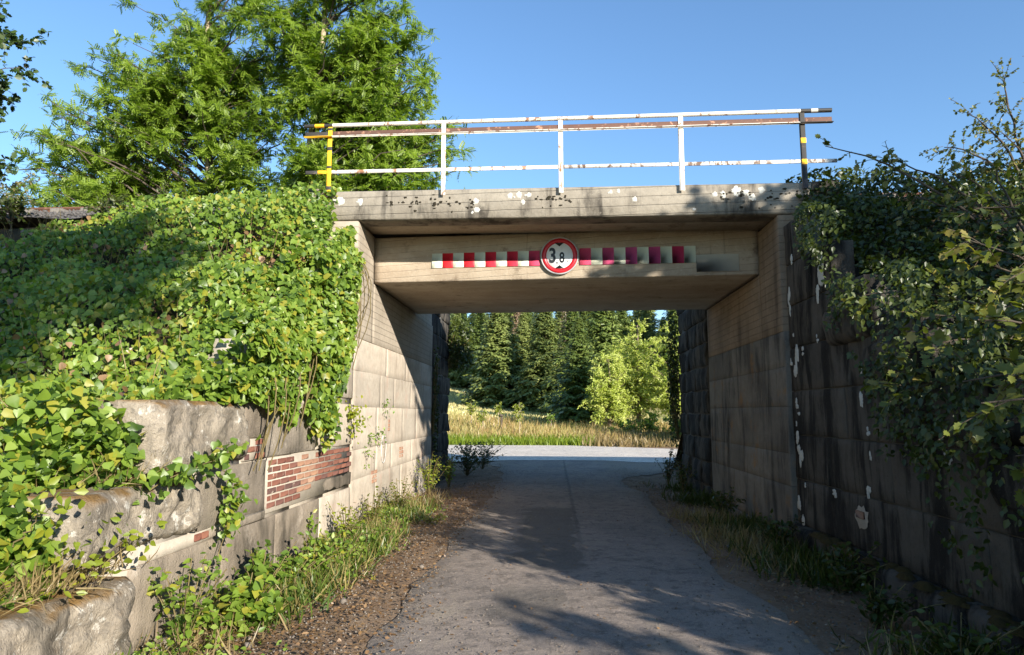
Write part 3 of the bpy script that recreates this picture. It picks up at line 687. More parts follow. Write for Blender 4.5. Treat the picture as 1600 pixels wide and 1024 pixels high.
# ------------------------------------------------------------------ bridge railing
rail = empty('bridge_railing', (0, Y1, 5.1), 'white steel railing with yellow and black striped ends on the bridge edge', 'railing')
def lbox(name, x0, x1, y0, y1, z0, z1, m, parent=None):
    a = Acc(); nx = 24 if x1 - x0 > 1 else 1
    e = np.linspace(x0, x1, nx + 1)
    V, F = bevbox(x0, x1, y0, y1, z0, z1, .004)
    return part(name, sk(V), F, m, parent or rail)
yr = Y1 - .075
PX = [-3.60, -1.72, .14, 1.98, 3.77]
posts = []
for i, x in enumerate(PX):
    m = M['yellow_paint'] if i == 0 else (M['black_paint'] if i == 4 else M['white_paint'])
    lo = 5.10 if 0 < i < 4 else 5.19
    z1 = 6.27
    if i == 0 or i == 4: lo, yp = 5.195, yr + .11
    else: yp = yr
    a = Acc(); V, F = bevbox(x - .035, x + .035, yr + .018, yr + .028, 5.08, z1, .003)
    a2 = Acc(); V2, F2 = bevbox(x - .035, x - .025, yr + .028, yr + .073, 5.08, z1, .003)
    for q, (v, f) in enumerate(((V, F), (V2, F2))):
        for ff in f: a.V.append(sk(v)); (a.F3 if ff.shape[1] == 3 else a.F4).append(ff + a.n); a.n += len(v)
    Vv, Ff = a.get(); o = part('post', Vv, Ff, m, rail); posts.append(o)
    if i in (0, 4): o['label'] = 'yellow and black end post' if i == 0 else 'worn black end post'
def band(par, x0, x1, z0, z1, m): 
    V, F = bevbox(x0, x1, yr + .0145, yr + .030, z0, z1, .001); part('hazard_band', sk(V), F, m, par)
for z0, z1 in ((5.20, 5.26), (5.56, 5.60), (5.86, 5.92), (6.20, 6.24)): band(posts[0], -3.638, -3.562, z0, z1, M['black_paint'])
band(posts[0], -3.638, -3.562, 5.08, 5.17, M['black_paint'])
for z0, z1 in ((5.45, 5.53), (5.78, 5.86)): band(posts[4], 3.732, 3.808, z0, z1, M['yellow_paint'])
# rails: a tube on top, an angle iron, a flat bar below
def tube_rail(name, x0, x1, z, r, m, yy=None):
    X = np.linspace(x0, x1, 14); P = sk(xyz(X, (yr + .03) if yy is None else yy, z))[None]
    V, F = tubes(P, np.full((1, 14), r), 10); return part(name, V, F, m, rail, True)
tr = tube_rail('top_rail', -3.56, 3.75, 6.285, .032, M['white_paint'])
tube_rail('top_rail', -4.04, -3.56, 6.285, .031, M['black_paint']); tube_rail('hazard_band', -3.86, -3.70, 6.285, .0325, M['yellow_paint'])
tube_rail('top_rail', 3.75, 4.20, 6.285, .033, M['black_paint']); tube_rail('hazard_band', 3.9, 4.0, 6.285, .0345, M['wornwhite'])
def angle(x0, x1, m1, m2):
    lbox('middle_rail', x0, x1, yr + .030, yr + .038, 6.092, 6.185, m1); lbox('middle_rail_flange', x0, x1, yr - .035, yr + .0295, 6.078, 6.0915, m2)
angle(-3.56, 3.72, M['rust'], M['white_paint']); angle(-4.03, -3.562, M['black_paint'], M['yellow_paint']); angle(3.722, 4.20, M['rust'], M['black_paint'])
def bar(x0, x1, m): lbox('bottom_rail', x0, x1, yr + .030, yr + .040, 5.47, 5.53, m)
bar(-3.56, .14, M['white_paint']); bar(.142, 3.72, M['wornwhite']); bar(-4.0, -3.80, M['black_paint']); bar(-3.798, -3.562, M['yellow_paint']); bar(3.722, 4.24, M['wornwhite'])

# ------------------------------------------------------------------ sign and warning boards on the beam
ang = math.atan(SK)
def beam_pt(x, z, d=0): return (x, Y2 + SK * x - d, z)
sign = empty('height_limit_sign', beam_pt(.12, 4.325, .05), 'round red-rimmed white sign reading 3,8 m in the middle of the beam', 'traffic sign'); sign.rotation_euler = (0, 0, ang)
def disc(name, r0, r1, y0, y1, m, n=64):
    a = np.arange(n) * 2 * pi / n; c, s = np.cos(a), np.sin(a)
    if r0 == 0:
        V = np.concatenate([xyz(r1 * c, y0, r1 * s), xyz(r1 * c, y1, r1 * s), [[0, y0, 0], [0, y1, 0]]]); k = np.arange(n); k2 = (k + 1) % n
        F = [np.stack([k, k2, np.full(n, 2 * n)], -1), np.stack([k2 + n, k + n, np.full(n, 2 * n + 1)], -1), np.stack([k, k + n, k2 + n, k2], -1)]
    else:
        V = np.concatenate([xyz(r * c, yy, r * s) for r, yy in ((r0, y0), (r1, y0), (r1, y1), (r0, y1))]); k = np.arange(n); k2 = (k + 1) % n
        F = [np.stack([k + i * n, k2 + i * n, k2 + ((i + 1) % 4) * n, k + ((i + 1) % 4) * n], -1) for i in range(4)]
    o = link(name, mkmesh(name, V, F), m, sign); fix_normals(o); return o
disc('sign_plate', 0, .318, -.002, .012, M['sign_white']); disc('sign_rim', .300, .322, -.010, .016, M['grey_metal']); 
disc('red_ring', .225, .298, -.0055, -.0025, M['sign_red'])
o = link('bracket', mkmesh('bracket', *bevbox(-.25, .25, .013, .049, -.03, .03, .004)), M['grey_metal'], sign)
def prism(name, pts, y0, y1, m):
    n = len(pts); V = np.array([(x, y0, z) for x, z in pts] + [(x, y1, z) for x, z in pts]); k = np.arange(n); k2 = (k + 1) % n
    F = [np.stack([k, k2, k2 + n, k + n], -1), np.array([(0, i, i + 1) for i in range(1, n - 1)] + [(n, n + i + 1, n + i) for i in range(1, n - 1)])]
    o = link(name, mkmesh(name, V, F), m, sign); fix_normals(o); return o
for s in (1, -1): prism('arrow_wedge', [(-.085, s * .222), (.085, s * .222), (.055, s * .207), (.0, s * .160), (-.055, s * .207)], -.0058, -.0022, M['sign_black'])
def glyph(txt, x0, x1, z0, z1, m, bold):
    cu = bpy.data.curves.new('numeral', 'FONT'); cu.body = txt; cu.size = 1.0; cu.offset = bold; cu.extrude = .0014; cu.resolution_u = 6
    tmp = bpy.data.objects.new('numeral', cu); COL.objects.link(tmp)
    dg = bpy.context.evaluated_depsgraph_get(); me = bpy.data.meshes.new_from_object(tmp.evaluated_get(dg)); me.name = 'numeral'
    bpy.data.objects.remove(tmp); me.materials.clear()
    n = len(me.vertices); co = np.empty(n * 3, np.float32); me.vertices.foreach_get('co', co); co = co.reshape(-1, 3)
    mn = co.min(0); mx = co.max(0); u = (co - mn) / np.maximum(mx - mn, 1e-6)
    q = np.stack([x0 + u[:, 0] * (x1 - x0), -.0042 - co[:, 2], z0 + u[:, 1] * (z1 - z0)], -1).astype(np.float32)
    me.vertices.foreach_set('co', q.ravel()); me.update(); return link('numeral', me, m, sign)
glyph('3', -.176, -.066, -.125, .140, M['sign_black'], .028); glyph(',', -.056, -.032, -.150, -.100, M['sign_black'], .02)
glyph('8', -.004, .082, -.125, .062, M['sign_black'], .028); glyph('m', .102, .166, -.121, -.082, M['sign_black'], .012)

def board(x0, x1, n, z0a, z1a, z0b, z1b, first_red, label, reds):
    rt = empty('clearance_warning_board', beam_pt((x0 + x1) / 2, (z0a + z1a) / 2, .0), label, 'warning board', 'striped warning boards on the bridge beam')
    e = np.linspace(x0, x1, n + 1); ri = 0
    for i in range(n):
        f = (e[i] - x0) / (x1 - x0); za = z0a + (z0b - z0a) * f; zb = z1a + (z1b - z1a) * f
        red = (i % 2 == 0) == first_red
        V, F = bevbox(e[i] + .001, e[i + 1] - .001, Y2 - .019, Y2 - .008, za, zb, .0015); V = sk(V, False)
        if red:
            mm = flat('faded_red_panel', REDS[reds + ri], .45, tuple(min(1, c * 1.25 + .01) for c in REDS[reds + ri])); ri += 1
        o = part('red_panel' if red else 'white_panel', V, F, mm if red else M['panel_white'], rt)
    return rt
bl_ = board(-2.08, -.215, 10, 4.175, 4.425, 4.17, 4.43, False, 'red and white striped warning board left of the round sign', 0)
br_ = board(.455, 2.365, 10, 4.165, 4.45, 4.155, 4.44, True, 'magenta-faded striped warning board right of the round sign', 5)
V, F = bevbox(2.37, 3.05, Y2 - .014, Y2 - .008, 4.00, 4.29, .0015); part('bare_plate', sk(V, False), F, M['panel_patch'], br_)['label'] = 'plain pale plate without stripes'

# ------------------------------------------------------------------ railway line on the embankment
def bal_prof(y): return np.interp(y, [10.95, 11.75, 15.0, 15.8], [4.98, 5.33, 5.33, 4.98])
xb = np.concatenate([np.linspace(-60, -18, 40), np.linspace(-17.6, 17.6, 180), np.linspace(18, 60, 40)]); yb_ = np.linspace(10.95, 15.8, 26)
Xg, Yg = np.meshgrid(xb, yb_); Zg = bal_prof(Yg) + SL * Xg * np.where(np.abs(Xg) < 14, 1, 14 / np.abs(Xg)) + .06 * fbm(xyz(Xg * 6, Yg * 6, 0), 51, 3)
nx = len(xb); i = (np.arange(len(yb_) - 1)[:, None] * nx + np.arange(nx - 1)[None]).ravel()
Yk = Yg + SK * Xg
tag(link('ballast', mkmesh('ballast', np.stack([Xg, Yk, Zg], -1).reshape(-1, 3), np.stack([i, i + 1, i + nx + 1, i + nx], -1)), M['ballast']), kind='structure')
def zs(x): return SL * np.clip(x, -14, 14)
trk = empty('railway_track', (0, 13.1, 5.3), 'single railway track with rusty rails on the embankment', 'railway track')
for yy in (12.15, 13.62):
    X = np.linspace(-60, 60, 61)
    prof = [(-.065, 0), (-.065, .014), (-.01, .03), (-.01, .115), (-.035, .122), (-.035, .158), (.035, .158), (.035, .122), (.01, .115), (.01, .03), (.065, .014), (.065, 0)]
    V = np.array([(x, yy + SK * x + a, 5.35 + zs(x) + b + .03) for x in X for a, b in prof]); k = len(prof)
    F = np.array([(i * k + j, i * k + (j + 1) % k, (i + 1) * k + (j + 1) % k, (i + 1) * k + j) for i in range(60) for j in range(k)])
    o = part('rail', V, F, M['railsteel'], trk); fix_normals(o)
Vs, Fs = bevbox(-.12, .12, -1.25, 1.25, -.14, .04, .015); sme = mkmesh('sleeper', Vs, Fs); sme.materials.append(M['sleeper'])
for i in range(-27, 25):
    x = i * .62; o = link('sleeper', sme, None, trk, (x, 12.885 + SK * x - 13.1, 5.335 + zs(x) - 5.3)); o.rotation_euler = (0, 0, ang)
# loose ballast stones near the crest
def pebbles(n, P, r0, r1, m, name):
    t = np.array([(0, 0, 1), (.9, 0, .2), (.2, .85, .1), (-.8, .4, .15), (-.6, -.7, .1), (.4, -.8, .2), (0, 0, -.5)]); f = np.array([(0, 1, 2), (0, 2, 3), (0, 3, 4), (0, 4, 5), (0, 5, 1), (6, 2, 1), (6, 3, 2), (6, 4, 3), (6, 5, 4), (6, 1, 5)])
    V, F = scatter(P, unit(rng.normal(size=(n, 3)) * .4 + [0, 0, 1]), rng.normal(size=(n, 3)) * [1, 1, .2], rng.uniform(r0, r1, n) , (t, f))
    return tag(link(name, mkmesh(name, V, F), m), kind='stuff')
n = 5000; x = rng.uniform(-16, 10, n); y = rng.uniform(10.95, 12.4, n)
z = bal_prof(y) + zs(x) + .02
pebbles(n, xyz(x, y + SK * x, z), .018, .045, M['ballast'], 'ballast_gravel')
n = 5200; x = np.where(rng.random(n) < .35, rng.normal(2.25, .55, n), rng.normal(-1.9, .5, n)); x = np.clip(x, -2.9, 3.1); y = 2.5 + 22 * rng.random(n) ** 1.6
pebbles(n, xyz(x, y, gz(x, y) + .008), .004, .016, M['stone_bits'], 'gravel')
n = 5200; y = 2.6 + 20 * rng.random(n) ** 1.7; x = rng.uniform(-1.4, 2.2, n); k = fbm(xyz(x * .9, y * .6, 5), 91, 3) > -.12; x, y = x[k], y[k]; n = len(x)
pebbles(n, xyz(x, y, gz(x, y) + .016), .003, .011, M['stone_bits'], 'road_grit')
n = 900; y = 2.8 + 18 * rng.random(n) ** 1.5; x = rng.uniform(-1.4, 2.3, n)
V, F = scatter(xyz(x, y, gz(x, y) + .022), unit(rng.normal(size=(n, 3)) * .3 + [0, 0, 1]), rng.normal(size=(n, 3)) * [1, 1, .1], rng.uniform(.015, .04, n), OVATE)
tag(link('leaf_litter', mkmesh('leaf_litter', V, F), M['litter']), kind='stuff')
n = 26; x = np.where(rng.random(n) < .5, rng.normal(2.4, .3, n), rng.normal(-2.1, .3, n)); y = rng.uniform(4, 18, n)
pebbles(n, xyz(x, y, gz(x, y) + .01), .02, .05, M['stone_bits'], 'pebbles')
n = 8000; x = rng.normal(-1.95, .48, n); y = 3.5 + 14 * rng.random(n) ** 1.4; k = x < -1.0; x, y = np.clip(x, -3.05, 3)[k], y[k]; n = len(x)
V, F = scatter(xyz(x, y, gz(x, y) + .012), unit(rng.normal(size=(n, 3)) * .4 + [0, 0, 1]), rng.normal(size=(n, 3)) * [1, 1, .15], rng.uniform(.02, .05, n), OVATE)
tag(link('leaf_litter', mkmesh('leaf_litter', V, F), M['litter']), kind='stuff')
n = 3500; x = rng.normal(2.55, .38, n); y = 4 + 14 * rng.random(n) ** 1.3; x = np.clip(x, 1.4, 3.2)
V, F = scatter(xyz(x, y, gz(x, y) + .012), unit(rng.normal(size=(n, 3)) * .4 + [0, 0, 1]), rng.normal(size=(n, 3)) * [1, 1, .15], rng.uniform(.02, .05, n), OVATE)
tag(link('leaf_litter', mkmesh('leaf_litter', V, F), M['litter']), kind='stuff')

# ------------------------------------------------------------------ trees
def rot_rand(n): return unit(rng.normal(size=(n, 3)))
def tree_arrays(trunk, trunk_r, lobes, T, leaf, twigs=6, lpt=10, twig_len=.9, zmin=1.0, droop=.25, rise=.6, flat_leaf=.6, up=.1, top_r=.25):
    """trunk: (m,3) points; lobes: [(centre, radii, n)]. Returns wood (V,F) and leaf (V,F), local coordinates."""
    trunk = np.asarray(trunk, float); m = len(trunk)
    tt = np.linspace(0, 1, 12); tz = np.linspace(0, 1, m)
    TP = np.stack([np.interp(tt, tz, trunk[:, k]) for k in range(3)], -1); TR = trunk_r * (1 - (1 - top_r) * tt) ; TR[0] *= 1.25
    wood = Acc(); v, f = tubes(TP[None], TR[None], 9); wood.add(v, f)
    Tg = []
    for c, r, n in lobes:
        d = rot_rand(n) * (rng.random((n, 1)) ** .45); Tg.append(np.asarray(c) + d * np.asarray(r))
    Tg = np.concatenate(Tg); n = len(Tg)
    zt = TP[:, 2]
    hd = np.linalg.norm(Tg[:, :2] - np.stack([np.interp(Tg[:, 2], zt, TP[:, k]) for k in (0, 1)], -1), axis=1)
    za = np.clip(Tg[:, 2] - rise * hd - .2 * rng.random(n), zmin, zt[-1] * .98)
    A = np.stack([np.interp(za, zt, TP[:, k]) for k in range(3)], -1); Lg = np.linalg.norm(Tg - A, axis=1)
    C = A + (Tg - A) * .45 + np.stack([rng.normal(0, .08, n) * Lg, rng.normal(0, .08, n) * Lg, .14 * Lg], -1)
    s = np.linspace(0, 1, 7)[None, :, None]
    P = (1 - s) ** 2 * A[:, None] + 2 * s * (1 - s) * C[:, None] + s * s * Tg[:, None]
    P[:, 1:-1] += rng.normal(0, .035, (n, 5, 3)) * Lg[:, None, None] * .6
    R = np.minimum(trunk_r * .45, .008 + .0075 * Lg)[:, None] * np.linspace(1, .3, 7)[None]
    v, f = tubes(P, R, 5); wood.add(v, f)
    # twigs
    N = n * twigs; li = np.repeat(np.arange(n), twigs); sp = .45 + .55 * rng.random(N); sp[::twigs] = 1
    B = ((1 - sp) ** 2)[:, None] * A[li] + (2 * sp * (1 - sp))[:, None] * C[li] + (sp * sp)[:, None] * Tg[li]
    dl = unit(Tg - C)[li]; D = unit(.55 * dl + .85 * rot_rand(N) + np.array([0, 0, up])); TL = twig_len * rng.uniform(.5, 1.1, N)
    q = np.linspace(0, 1, 4)[None, :, None]
    W = B[:, None] + D[:, None] * q * TL[:, None, None] + np.array([0, 0, -1.]) * (droop * TL)[:, None, None] * q * q
    v, f = tubes(W, np.full((N, 4), .006) * np.linspace(1, .4, 4), 3); wood.add(v, f)
    K = N * lpt; wi = np.repeat(np.arange(N), lpt); sl = .1 + .9 * rng.random(K)
    Pl = B[wi] + D[wi] * (sl * TL[wi])[:, None] + np.array([0, 0, -1.]) * (droop * TL[wi] * sl * sl)[:, None]
    U = unit(.32 * D[wi] + .85 * rot_rand(K) * [1, 1, .7] + np.array([0, 0, -.12])); Nn = unit(rot_rand(K) * (1 - flat_leaf) * 1.4 + np.array([.38, -.6, .75]) * flat_leaf)
    lv = scatter(Pl, Nn, U, leaf * rng.uniform(.65, 1.2, K), T)
    return wood.get(), lv
def make_tree(name, loc, label, cat, wood, leafs, bark, lm, group=None, crown='crown', trunk='trunk', limb=None):
    r = empty(name, loc, label, cat, group)
    
    Vw, Fw = wood; Fw = Fw[-1] if isinstance(Fw, list) else Fw; nt = 12 * 9; lo = Fw[(Fw < nt).all(1)]; hi = Fw[(Fw >= nt).all(1)] - nt
    link(trunk, mkmesh(trunk, Vw[:nt], lo, True), bark, r); link('branches', mkmesh('branches', Vw[nt:], hi, True), limb or bark, r); link(crown, mkmesh(crown, *leafs), lm, r); return r

# two large feathery trees behind the line, left
A = np.array([-11.6, 22.0, 0.])
wd, lf = tree_arrays([(0, 0, 0), (.1, 0, 5), (.0, .1, 9), (-.3, .2, 12), (-.4, 0, 15), (-.1, .1, 19)], .20,
    [((-3.4, -.3, 10.4), (3.4, 2.2, 2.0), 52), ((-4.6, -.3, 9.0), (1.9, 1.8, 1.3), 20), ((-1.0, 0, 13.6), (3.4, 2.4, 2.4), 52), ((-3.0, 0, 13.0), (1.8, 1.8, 1.5), 16), ((.8, -.6, 11.0), (2.9, 2.2, 2.2), 38), ((.6, 0, 17.6), (2.9, 2.2, 2.6), 34), ((-2.4, -.8, 8.2), (3.0, 2.0, .9), 15), ((1.4, -.2, 8.4), (2.4, 2, 1.4), 24), ((1.7, 0, 14), (2.0, 2, 2.2), 22)],
    PINNATE, .29, 8, 14, .8, zmin=6.0, droop=.25, rise=.55, flat_leaf=.75)
make_tree('robinia_tree', A, 'tall feathery tree with a pale bare trunk, leftmost behind the railway line', 'tree', wd, lf, M['palebark'], M['ash'], limb=M['darkbark'])
B = np.array([-8.1, 21.0, 0.])
wd, lf = tree_arrays([(0, 0, 0), (.05, .1, 5), (.15, .1, 9), (.5, .2, 13), (.8, 0, 18)], .21,
    [((1.7, 0, 12.2), (2.3, 2.2, 2.2), 40), ((3.5, -.2, 10.6), (1.9, 1.8, 2.2), 32), ((4.5, -.2, 8.6), (1.7, 1.8, 1.7), 26), ((1.9, 0, 16.4), (2.3, 2, 2.2), 32), ((.4, -.2, 9.4), (1.5, 1.8, 1.4), 16), ((2.6, -.3, 8.2), (2.2, 1.8, 1.5), 28), ((-.4, 0, 14.2), (1.5, 2, 2.6), 22), ((3.2, 0, 13.6), (1.2, 1.6, 1.3), 16)],
    PINNATE, .29, 9, 14, .8, zmin=5.5, droop=.25, rise=.6, flat_leaf=.75)
make_tree('robinia_tree', B, 'tall dense feathery tree behind the left end of the bridge railing', 'tree', wd, lf, M['palebark'], M['ash'], limb=M['darkbark'])
C_ = np.array([-6.6, 23.5, 0.])
wd, lf = tree_arrays([(0, 0, 0), (.0, .1, 5), (.2, .1, 10), (.3, .2, 14)], .14,
    [((.3, 0, 8.2), (2.4, 1.6, 1.6), 24), ((.6, 0, 11), (2.2, 1.8, 2.0), 28), ((2.9, 0, 7.6), (1.9, 1.6, 1.5), 22), ((.2, 0, 14), (1.6, 1.5, 1.6), 14)],
    PINNATE, .29, 8, 13, .75, zmin=4.5, droop=.35, rise=.6)
make_tree('robinia_tree', C_, 'slimmer feathery tree half hidden behind the denser tree at the railing', 'tree', wd, lf, M['darkbark'], M['ash'])
# dark oak at the left edge, pale dry shrub below it
wd, lf = tree_arrays([(0, 0, 0), (.1, 0, 3), (.2, 0, 6), (.1, 0, 9.5)], .2,
    [((.7, 0, 7.9), (1.5, 1.3, .5), 9), ((.6, 0, 6.6), (1.2, 1.3, .55), 9), ((.3, 0, 5.0), (1.5, 1.4, .9), 14), ((-1.2, 0, 7), (1.6, 1.6, 2.2), 22), ((-.2, 0, 9.4), (1.1, 1.2, .8), 10)],
    LOBED, .15, 7, 11, .55, zmin=2.0, rise=.4)
make_tree('oak_tree', (-14.5, 15.2, 3.4), 'dark leafy branches of a tree at the left edge of the view', 'tree', wd, lf, M['darkbark'], M['oak'])
wd, lf = tree_arrays([(0, 0, 0), (.1, 0, 1.2), (.2, 0, 2.6)], .05, [((.2, 0, 2.2), (1.3, 1, 1.1), 26), ((.9, 0, 1.3), (1.1, 1, .7), 14)], OVATE, .10, 5, 9, .5, zmin=.3, rise=.5)
make_tree('dry_shrub', (-14.6, 16.6, 4.8), 'pale dry shrub behind the rail at the far left', 'shrub', wd, lf, M['palebark'], M['dryleaf'])
for (x, y, z, s, lb) in ((-9.5, 11.3, 5.0, .5, 'small dark bush against the rail at the far left'), (-7.6, 11.2, 5.0, .42, 'small dark bush in front of the rail beside the creeper mound'), (-6.6, 11.3, 4.95, .55, 'leafy dark bush where the creeper meets the rail')):
    wd, lf = tree_arrays([(0, 0, -.3), (.0, 0, .3), (.05, 0, .9 * s)], .015, [((0, 0, .55 * s), (.75 * s, .4, .55 * s), 14)], OVATE, .075, 5, 9, .3, zmin=.02, rise=.5)
    make_tree('bush', (x, y, z), lb, 'bush', wd, lf, M['darkbark'], M['shade_leaf'])

# willows across the road, right of the opening
def willow(loc, h, w_, n, label, seed, group=None):
    wd, lf = tree_arrays([(0, 0, 0), (.1, 0, h * .4), (.05, 0, h * .92)], .09 + .01 * h,
        [((0, 0, h * .62), (w_, w_, h * .36), n), ((w_ * .5, -.2, h * .40), (w_ * .7, w_ * .7, h * .22), n // 3), ((-w_ * .5, .1, h * .42), (w_ * .7, w_ * .7, h * .24), n // 3), ((0, 0, h * .24), (w_ * .9, w_ * .9, h * .16), n // 3)],
        NARROW, .22, 7, 18, .7, zmin=h * .08, droop=.3, rise=.9, flat_leaf=.72, up=.35)
    return make_tree('willow_tree', loc, label, 'tree', wd, lf, M['bark'], M['willow'], group)
def on_g(x, y): return (x, y, float(gz(x, y)) - .05)
willow(on_g(5.6, 46.5), 7.6, 2.0, 60, 'tallest pale green willow right of the underpass opening', 1)
willow(on_g(3.5, 44.5), 5.0, 1.35, 44, 'lower rounded willow in front of the dark spruces', 2)
willow(on_g(8.0, 44.0), 7.2, 2.1, 50, 'bushy willow partly hidden by the right wall', 3)
willow(on_g(4.6, 49.5), 6.6, 1.5, 40, 'pale willow between the low willow and the tallest one', 4)
willow(on_g(10.5, 33.0), 6.0, 2.0, 40, 'willow beside the crossing road behind the right embankment', 5)
for k, (x, y, h, lb) in enumerate(((5.6, 40.0, 1.5, 'low leafy shrub at the foot of the tallest willow'), (6.8, 38.5, 1.7, 'dark green shrub next to the right wall edge beyond the road'), (4.3, 41.0, 1.0, 'small shrub on the bank below the low willow'))):
    wd, lf = tree_arrays([(0, 0, 0), (0, 0, h * .5), (.05, 0, h * .9)], .03, [((0, 0, h * .5), (.9, .7, h * .5), 22)], OVATE, .14, 5, 9, .4, zmin=.05, rise=.6)
    make_tree('shrub', on_g(x, y), lb, 'shrub', wd, lf, M['bark'], M['creeper'])
wd, lf = tree_arrays([(0, 0, 0), (0, 0, 1.6), (.1, 0, 3.0)], .05, [((0, 0, 1.9), (.9, .9, 1.4), 34)], OVATE, .2, 6, 12, .5, zmin=.1, rise=.8, flat_leaf=.7)
make_tree('shrub', on_g(1.25, 61), 'bright yellow-green bush standing before the bare trunks', 'shrub', wd, lf, M['bark'], M['willow'])
# saplings in the meadow
for k, (x, y, h, lb) in enumerate(((-1.95, 39.5, 2.0, 'young sapling with a thin pale stem in the middle of the meadow'), (-5.6, 47, 1.7, 'small pale sapling at the left edge of the meadow'), (-4.4, 43, 1.4, 'thin weedy sapling left of the middle of the meadow'), (-3.6, 45, 1.7, 'faint sapling behind the middle one'), (-.2, 46, 1.0, 'tiny bush on the meadow in front of the dark shade'))):
    wd, lf = tree_arrays([(0, 0, 0), (.05, 0, h * .5), (.0, 0, h)], .022, [((0, 0, h * .75), (.32, .32, h * .28), 14)], OVATE, .11, 4, 7, .25, zmin=h * .35, rise=.9)
    make_tree('sapling', on_g(x, y), lb, 'sapling', wd, lf, M['deadbark'], M['creeper_yellow'] if k != 4 else M['creeper'], 'saplings growing in the meadow')
# small dark stake in the meadow
st = empty('meadow_stake', on_g(-3.3, 44), 'short dark post standing in the dry meadow', 'post')
link('post', mkmesh('post', *tubes(np.array([[(0, 0, 0), (0, 0, .45), (.01, 0, .9)]]), np.full((1, 3), .07), 8)), M['darkbark'], st)
link('post_cap', mkmesh('post_cap', *bevbox(-.11, .11, -.09, .09, .90, 1.08, .03)), M['darkbark'], st)

# spruces
def spruce_arrays(h, rm, seed, bare=.04, dens=1.0):
    r_ = np.random.default_rng(seed); wood = Acc()
    P = np.stack([np.zeros(8), np.zeros(8), np.linspace(0, h, 8)], -1) + r_.normal(0, .02, (8, 3)) * [1, 1, 0]
    v, f = tubes(P[None], (h * .011 * np.linspace(1, .08, 8))[None], 7); wood.add(v, f)
    zs_ = []; z = h * bare
    while z < h * .985: zs_.append(z); z += .34 * (1 - .55 * z / h) + .02
    PL = []; UL = []; SL_ = []; NL = []
    tips = []
    for z in zs_:
        R = rm * (1 - z / h) ** .82 * r_.uniform(.85, 1.1) + .06; nb = int((6 + 5 * (1 - z / h)) * dens) ; a0 = r_.random() * 6.28
        az = a0 + np.arange(nb) * 6.283 / nb + r_.normal(0, .18, nb); Rb = R * r_.uniform(.7, 1.12, nb)
        d = np.stack([np.cos(az), np.sin(az), np.zeros(nb)], -1)
        tips.append((z, d, Rb))
        ns = 7
        s = np.linspace(.25, 1, ns)[None, :, None]
        pts = np.array([0, 0, z]) + d[:, None] * s * Rb[:, None, None] + np.array([0, 0, 1.]) * (Rb[:, None, None] * (-.30 * s + .18 * s ** 3 + .04))
        sid = np.cross(d, [0, 0, 1.])
        for sgn in (-1, 0, 1):
            PL.append((pts + r_.normal(0, .03, pts.shape)).reshape(-1, 3)); u = d[:, None] * (.9 if sgn == 0 else .55) + sid[:, None] * sgn * .8 + np.array([0, 0, -.38]) + r_.normal(0, .22, pts.shape)
            UL.append(u.reshape(-1, 3)); NL.append((d[:, None] * .75 + sid[:, None] * sgn * .25 + np.array([0, 0, .75]) + 0 * pts).reshape(-1, 3)); SL_.append((np.repeat((Rb * .30 + .14)[:, None], ns, 1) * (1.15 - .35 * s[..., 0])).ravel())
    P = np.concatenate(PL); U = np.concatenate(UL); Sz = np.concatenate(SL_)
    T = (np.array([(0, 0, 0), (.2, .35, -.05), (.07, .6, -.02), (.16, .75, -.12), (0, 1.05, -.1), (-.15, .72, -.12), (-.06, .55, -.02), (-.2, .4, -.05)], float), np.array([(0, 1, 2), (0, 2, 4), (2, 3, 4), (0, 4, 6), (4, 5, 6), (0, 6, 7)]))
    n = len(P); lv = scatter(P, unit(r_.normal(size=(n, 3)) * .3 + np.concatenate(NL)), U, Sz * r_.uniform(.8, 1.2, n), T)
    for z, d, Rb in tips[::2]:
        B = np.array([0, 0, z]) + d[:, None] * np.linspace(0, .9, 3)[None, :, None] * Rb[:, None, None] + np.array([0, 0, 1.]) * (Rb[:, None, None] * -.2 * np.linspace(0, 1, 3)[None, :, None])
        v, f = tubes(B, np.full((len(Rb), 3), .018) * np.linspace(1, .4, 3), 3); wood.add(v, f)
    return wood.get(), lv
SPR = [spruce_arrays(13.5, 3.1, 1), spruce_arrays(15, 3.0, 2), spruce_arrays(12, 2.5, 3, .12), spruce_arrays(17, 3.0, 4, .2)]
SPM = [(mkmesh('trunk', *wd, True), mkmesh('crown', *lf)) for wd, lf in SPR]
for a, b in SPM: a.materials.append(M['darkbark']); b.materials.append(M['spruce'])
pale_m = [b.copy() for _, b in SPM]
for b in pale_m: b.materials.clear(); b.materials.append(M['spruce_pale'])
def spruce(k, x, y, sc, label, group='spruces along the forest edge', pale=False, rz=None):
    r = empty('spruce_tree', on_g(x, y), label, 'tree', group); r.scale = (sc,) * 3; r.rotation_euler = (0, 0, random.uniform(0, 6.28) if rz is None else rz)
    r.scale = (sc * (1.25 if y < 82 else 1.05), sc * (1.25 if y < 82 else 1.05), sc)
    link('trunk', SPM[k][0], None, r); link('crown', pale_m[k] if pale else SPM[k][1], None, r); return r
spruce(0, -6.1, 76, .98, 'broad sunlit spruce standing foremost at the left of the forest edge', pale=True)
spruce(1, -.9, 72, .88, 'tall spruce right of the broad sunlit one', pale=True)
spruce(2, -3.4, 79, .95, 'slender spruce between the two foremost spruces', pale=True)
spruce(0, 2.0, 53, .62, 'dark spruce close beside the low willow')
spruce(3, -9.6, 90, .86, 'dark spruce at the left end of the wood above the meadow')
spruce(2, 1.8, 63, .9, 'spruce just behind the dark one near the willow')
spruce(3, 15.5, 86, 1.15, 'tall spruce rising behind the tallest willow at the right of the opening')
spruce(1, 19.5, 92, 1.25, 'spruce at the right end of the wood, half hidden by the right wall')
r2 = np.random.default_rng(5)
cnt = 0
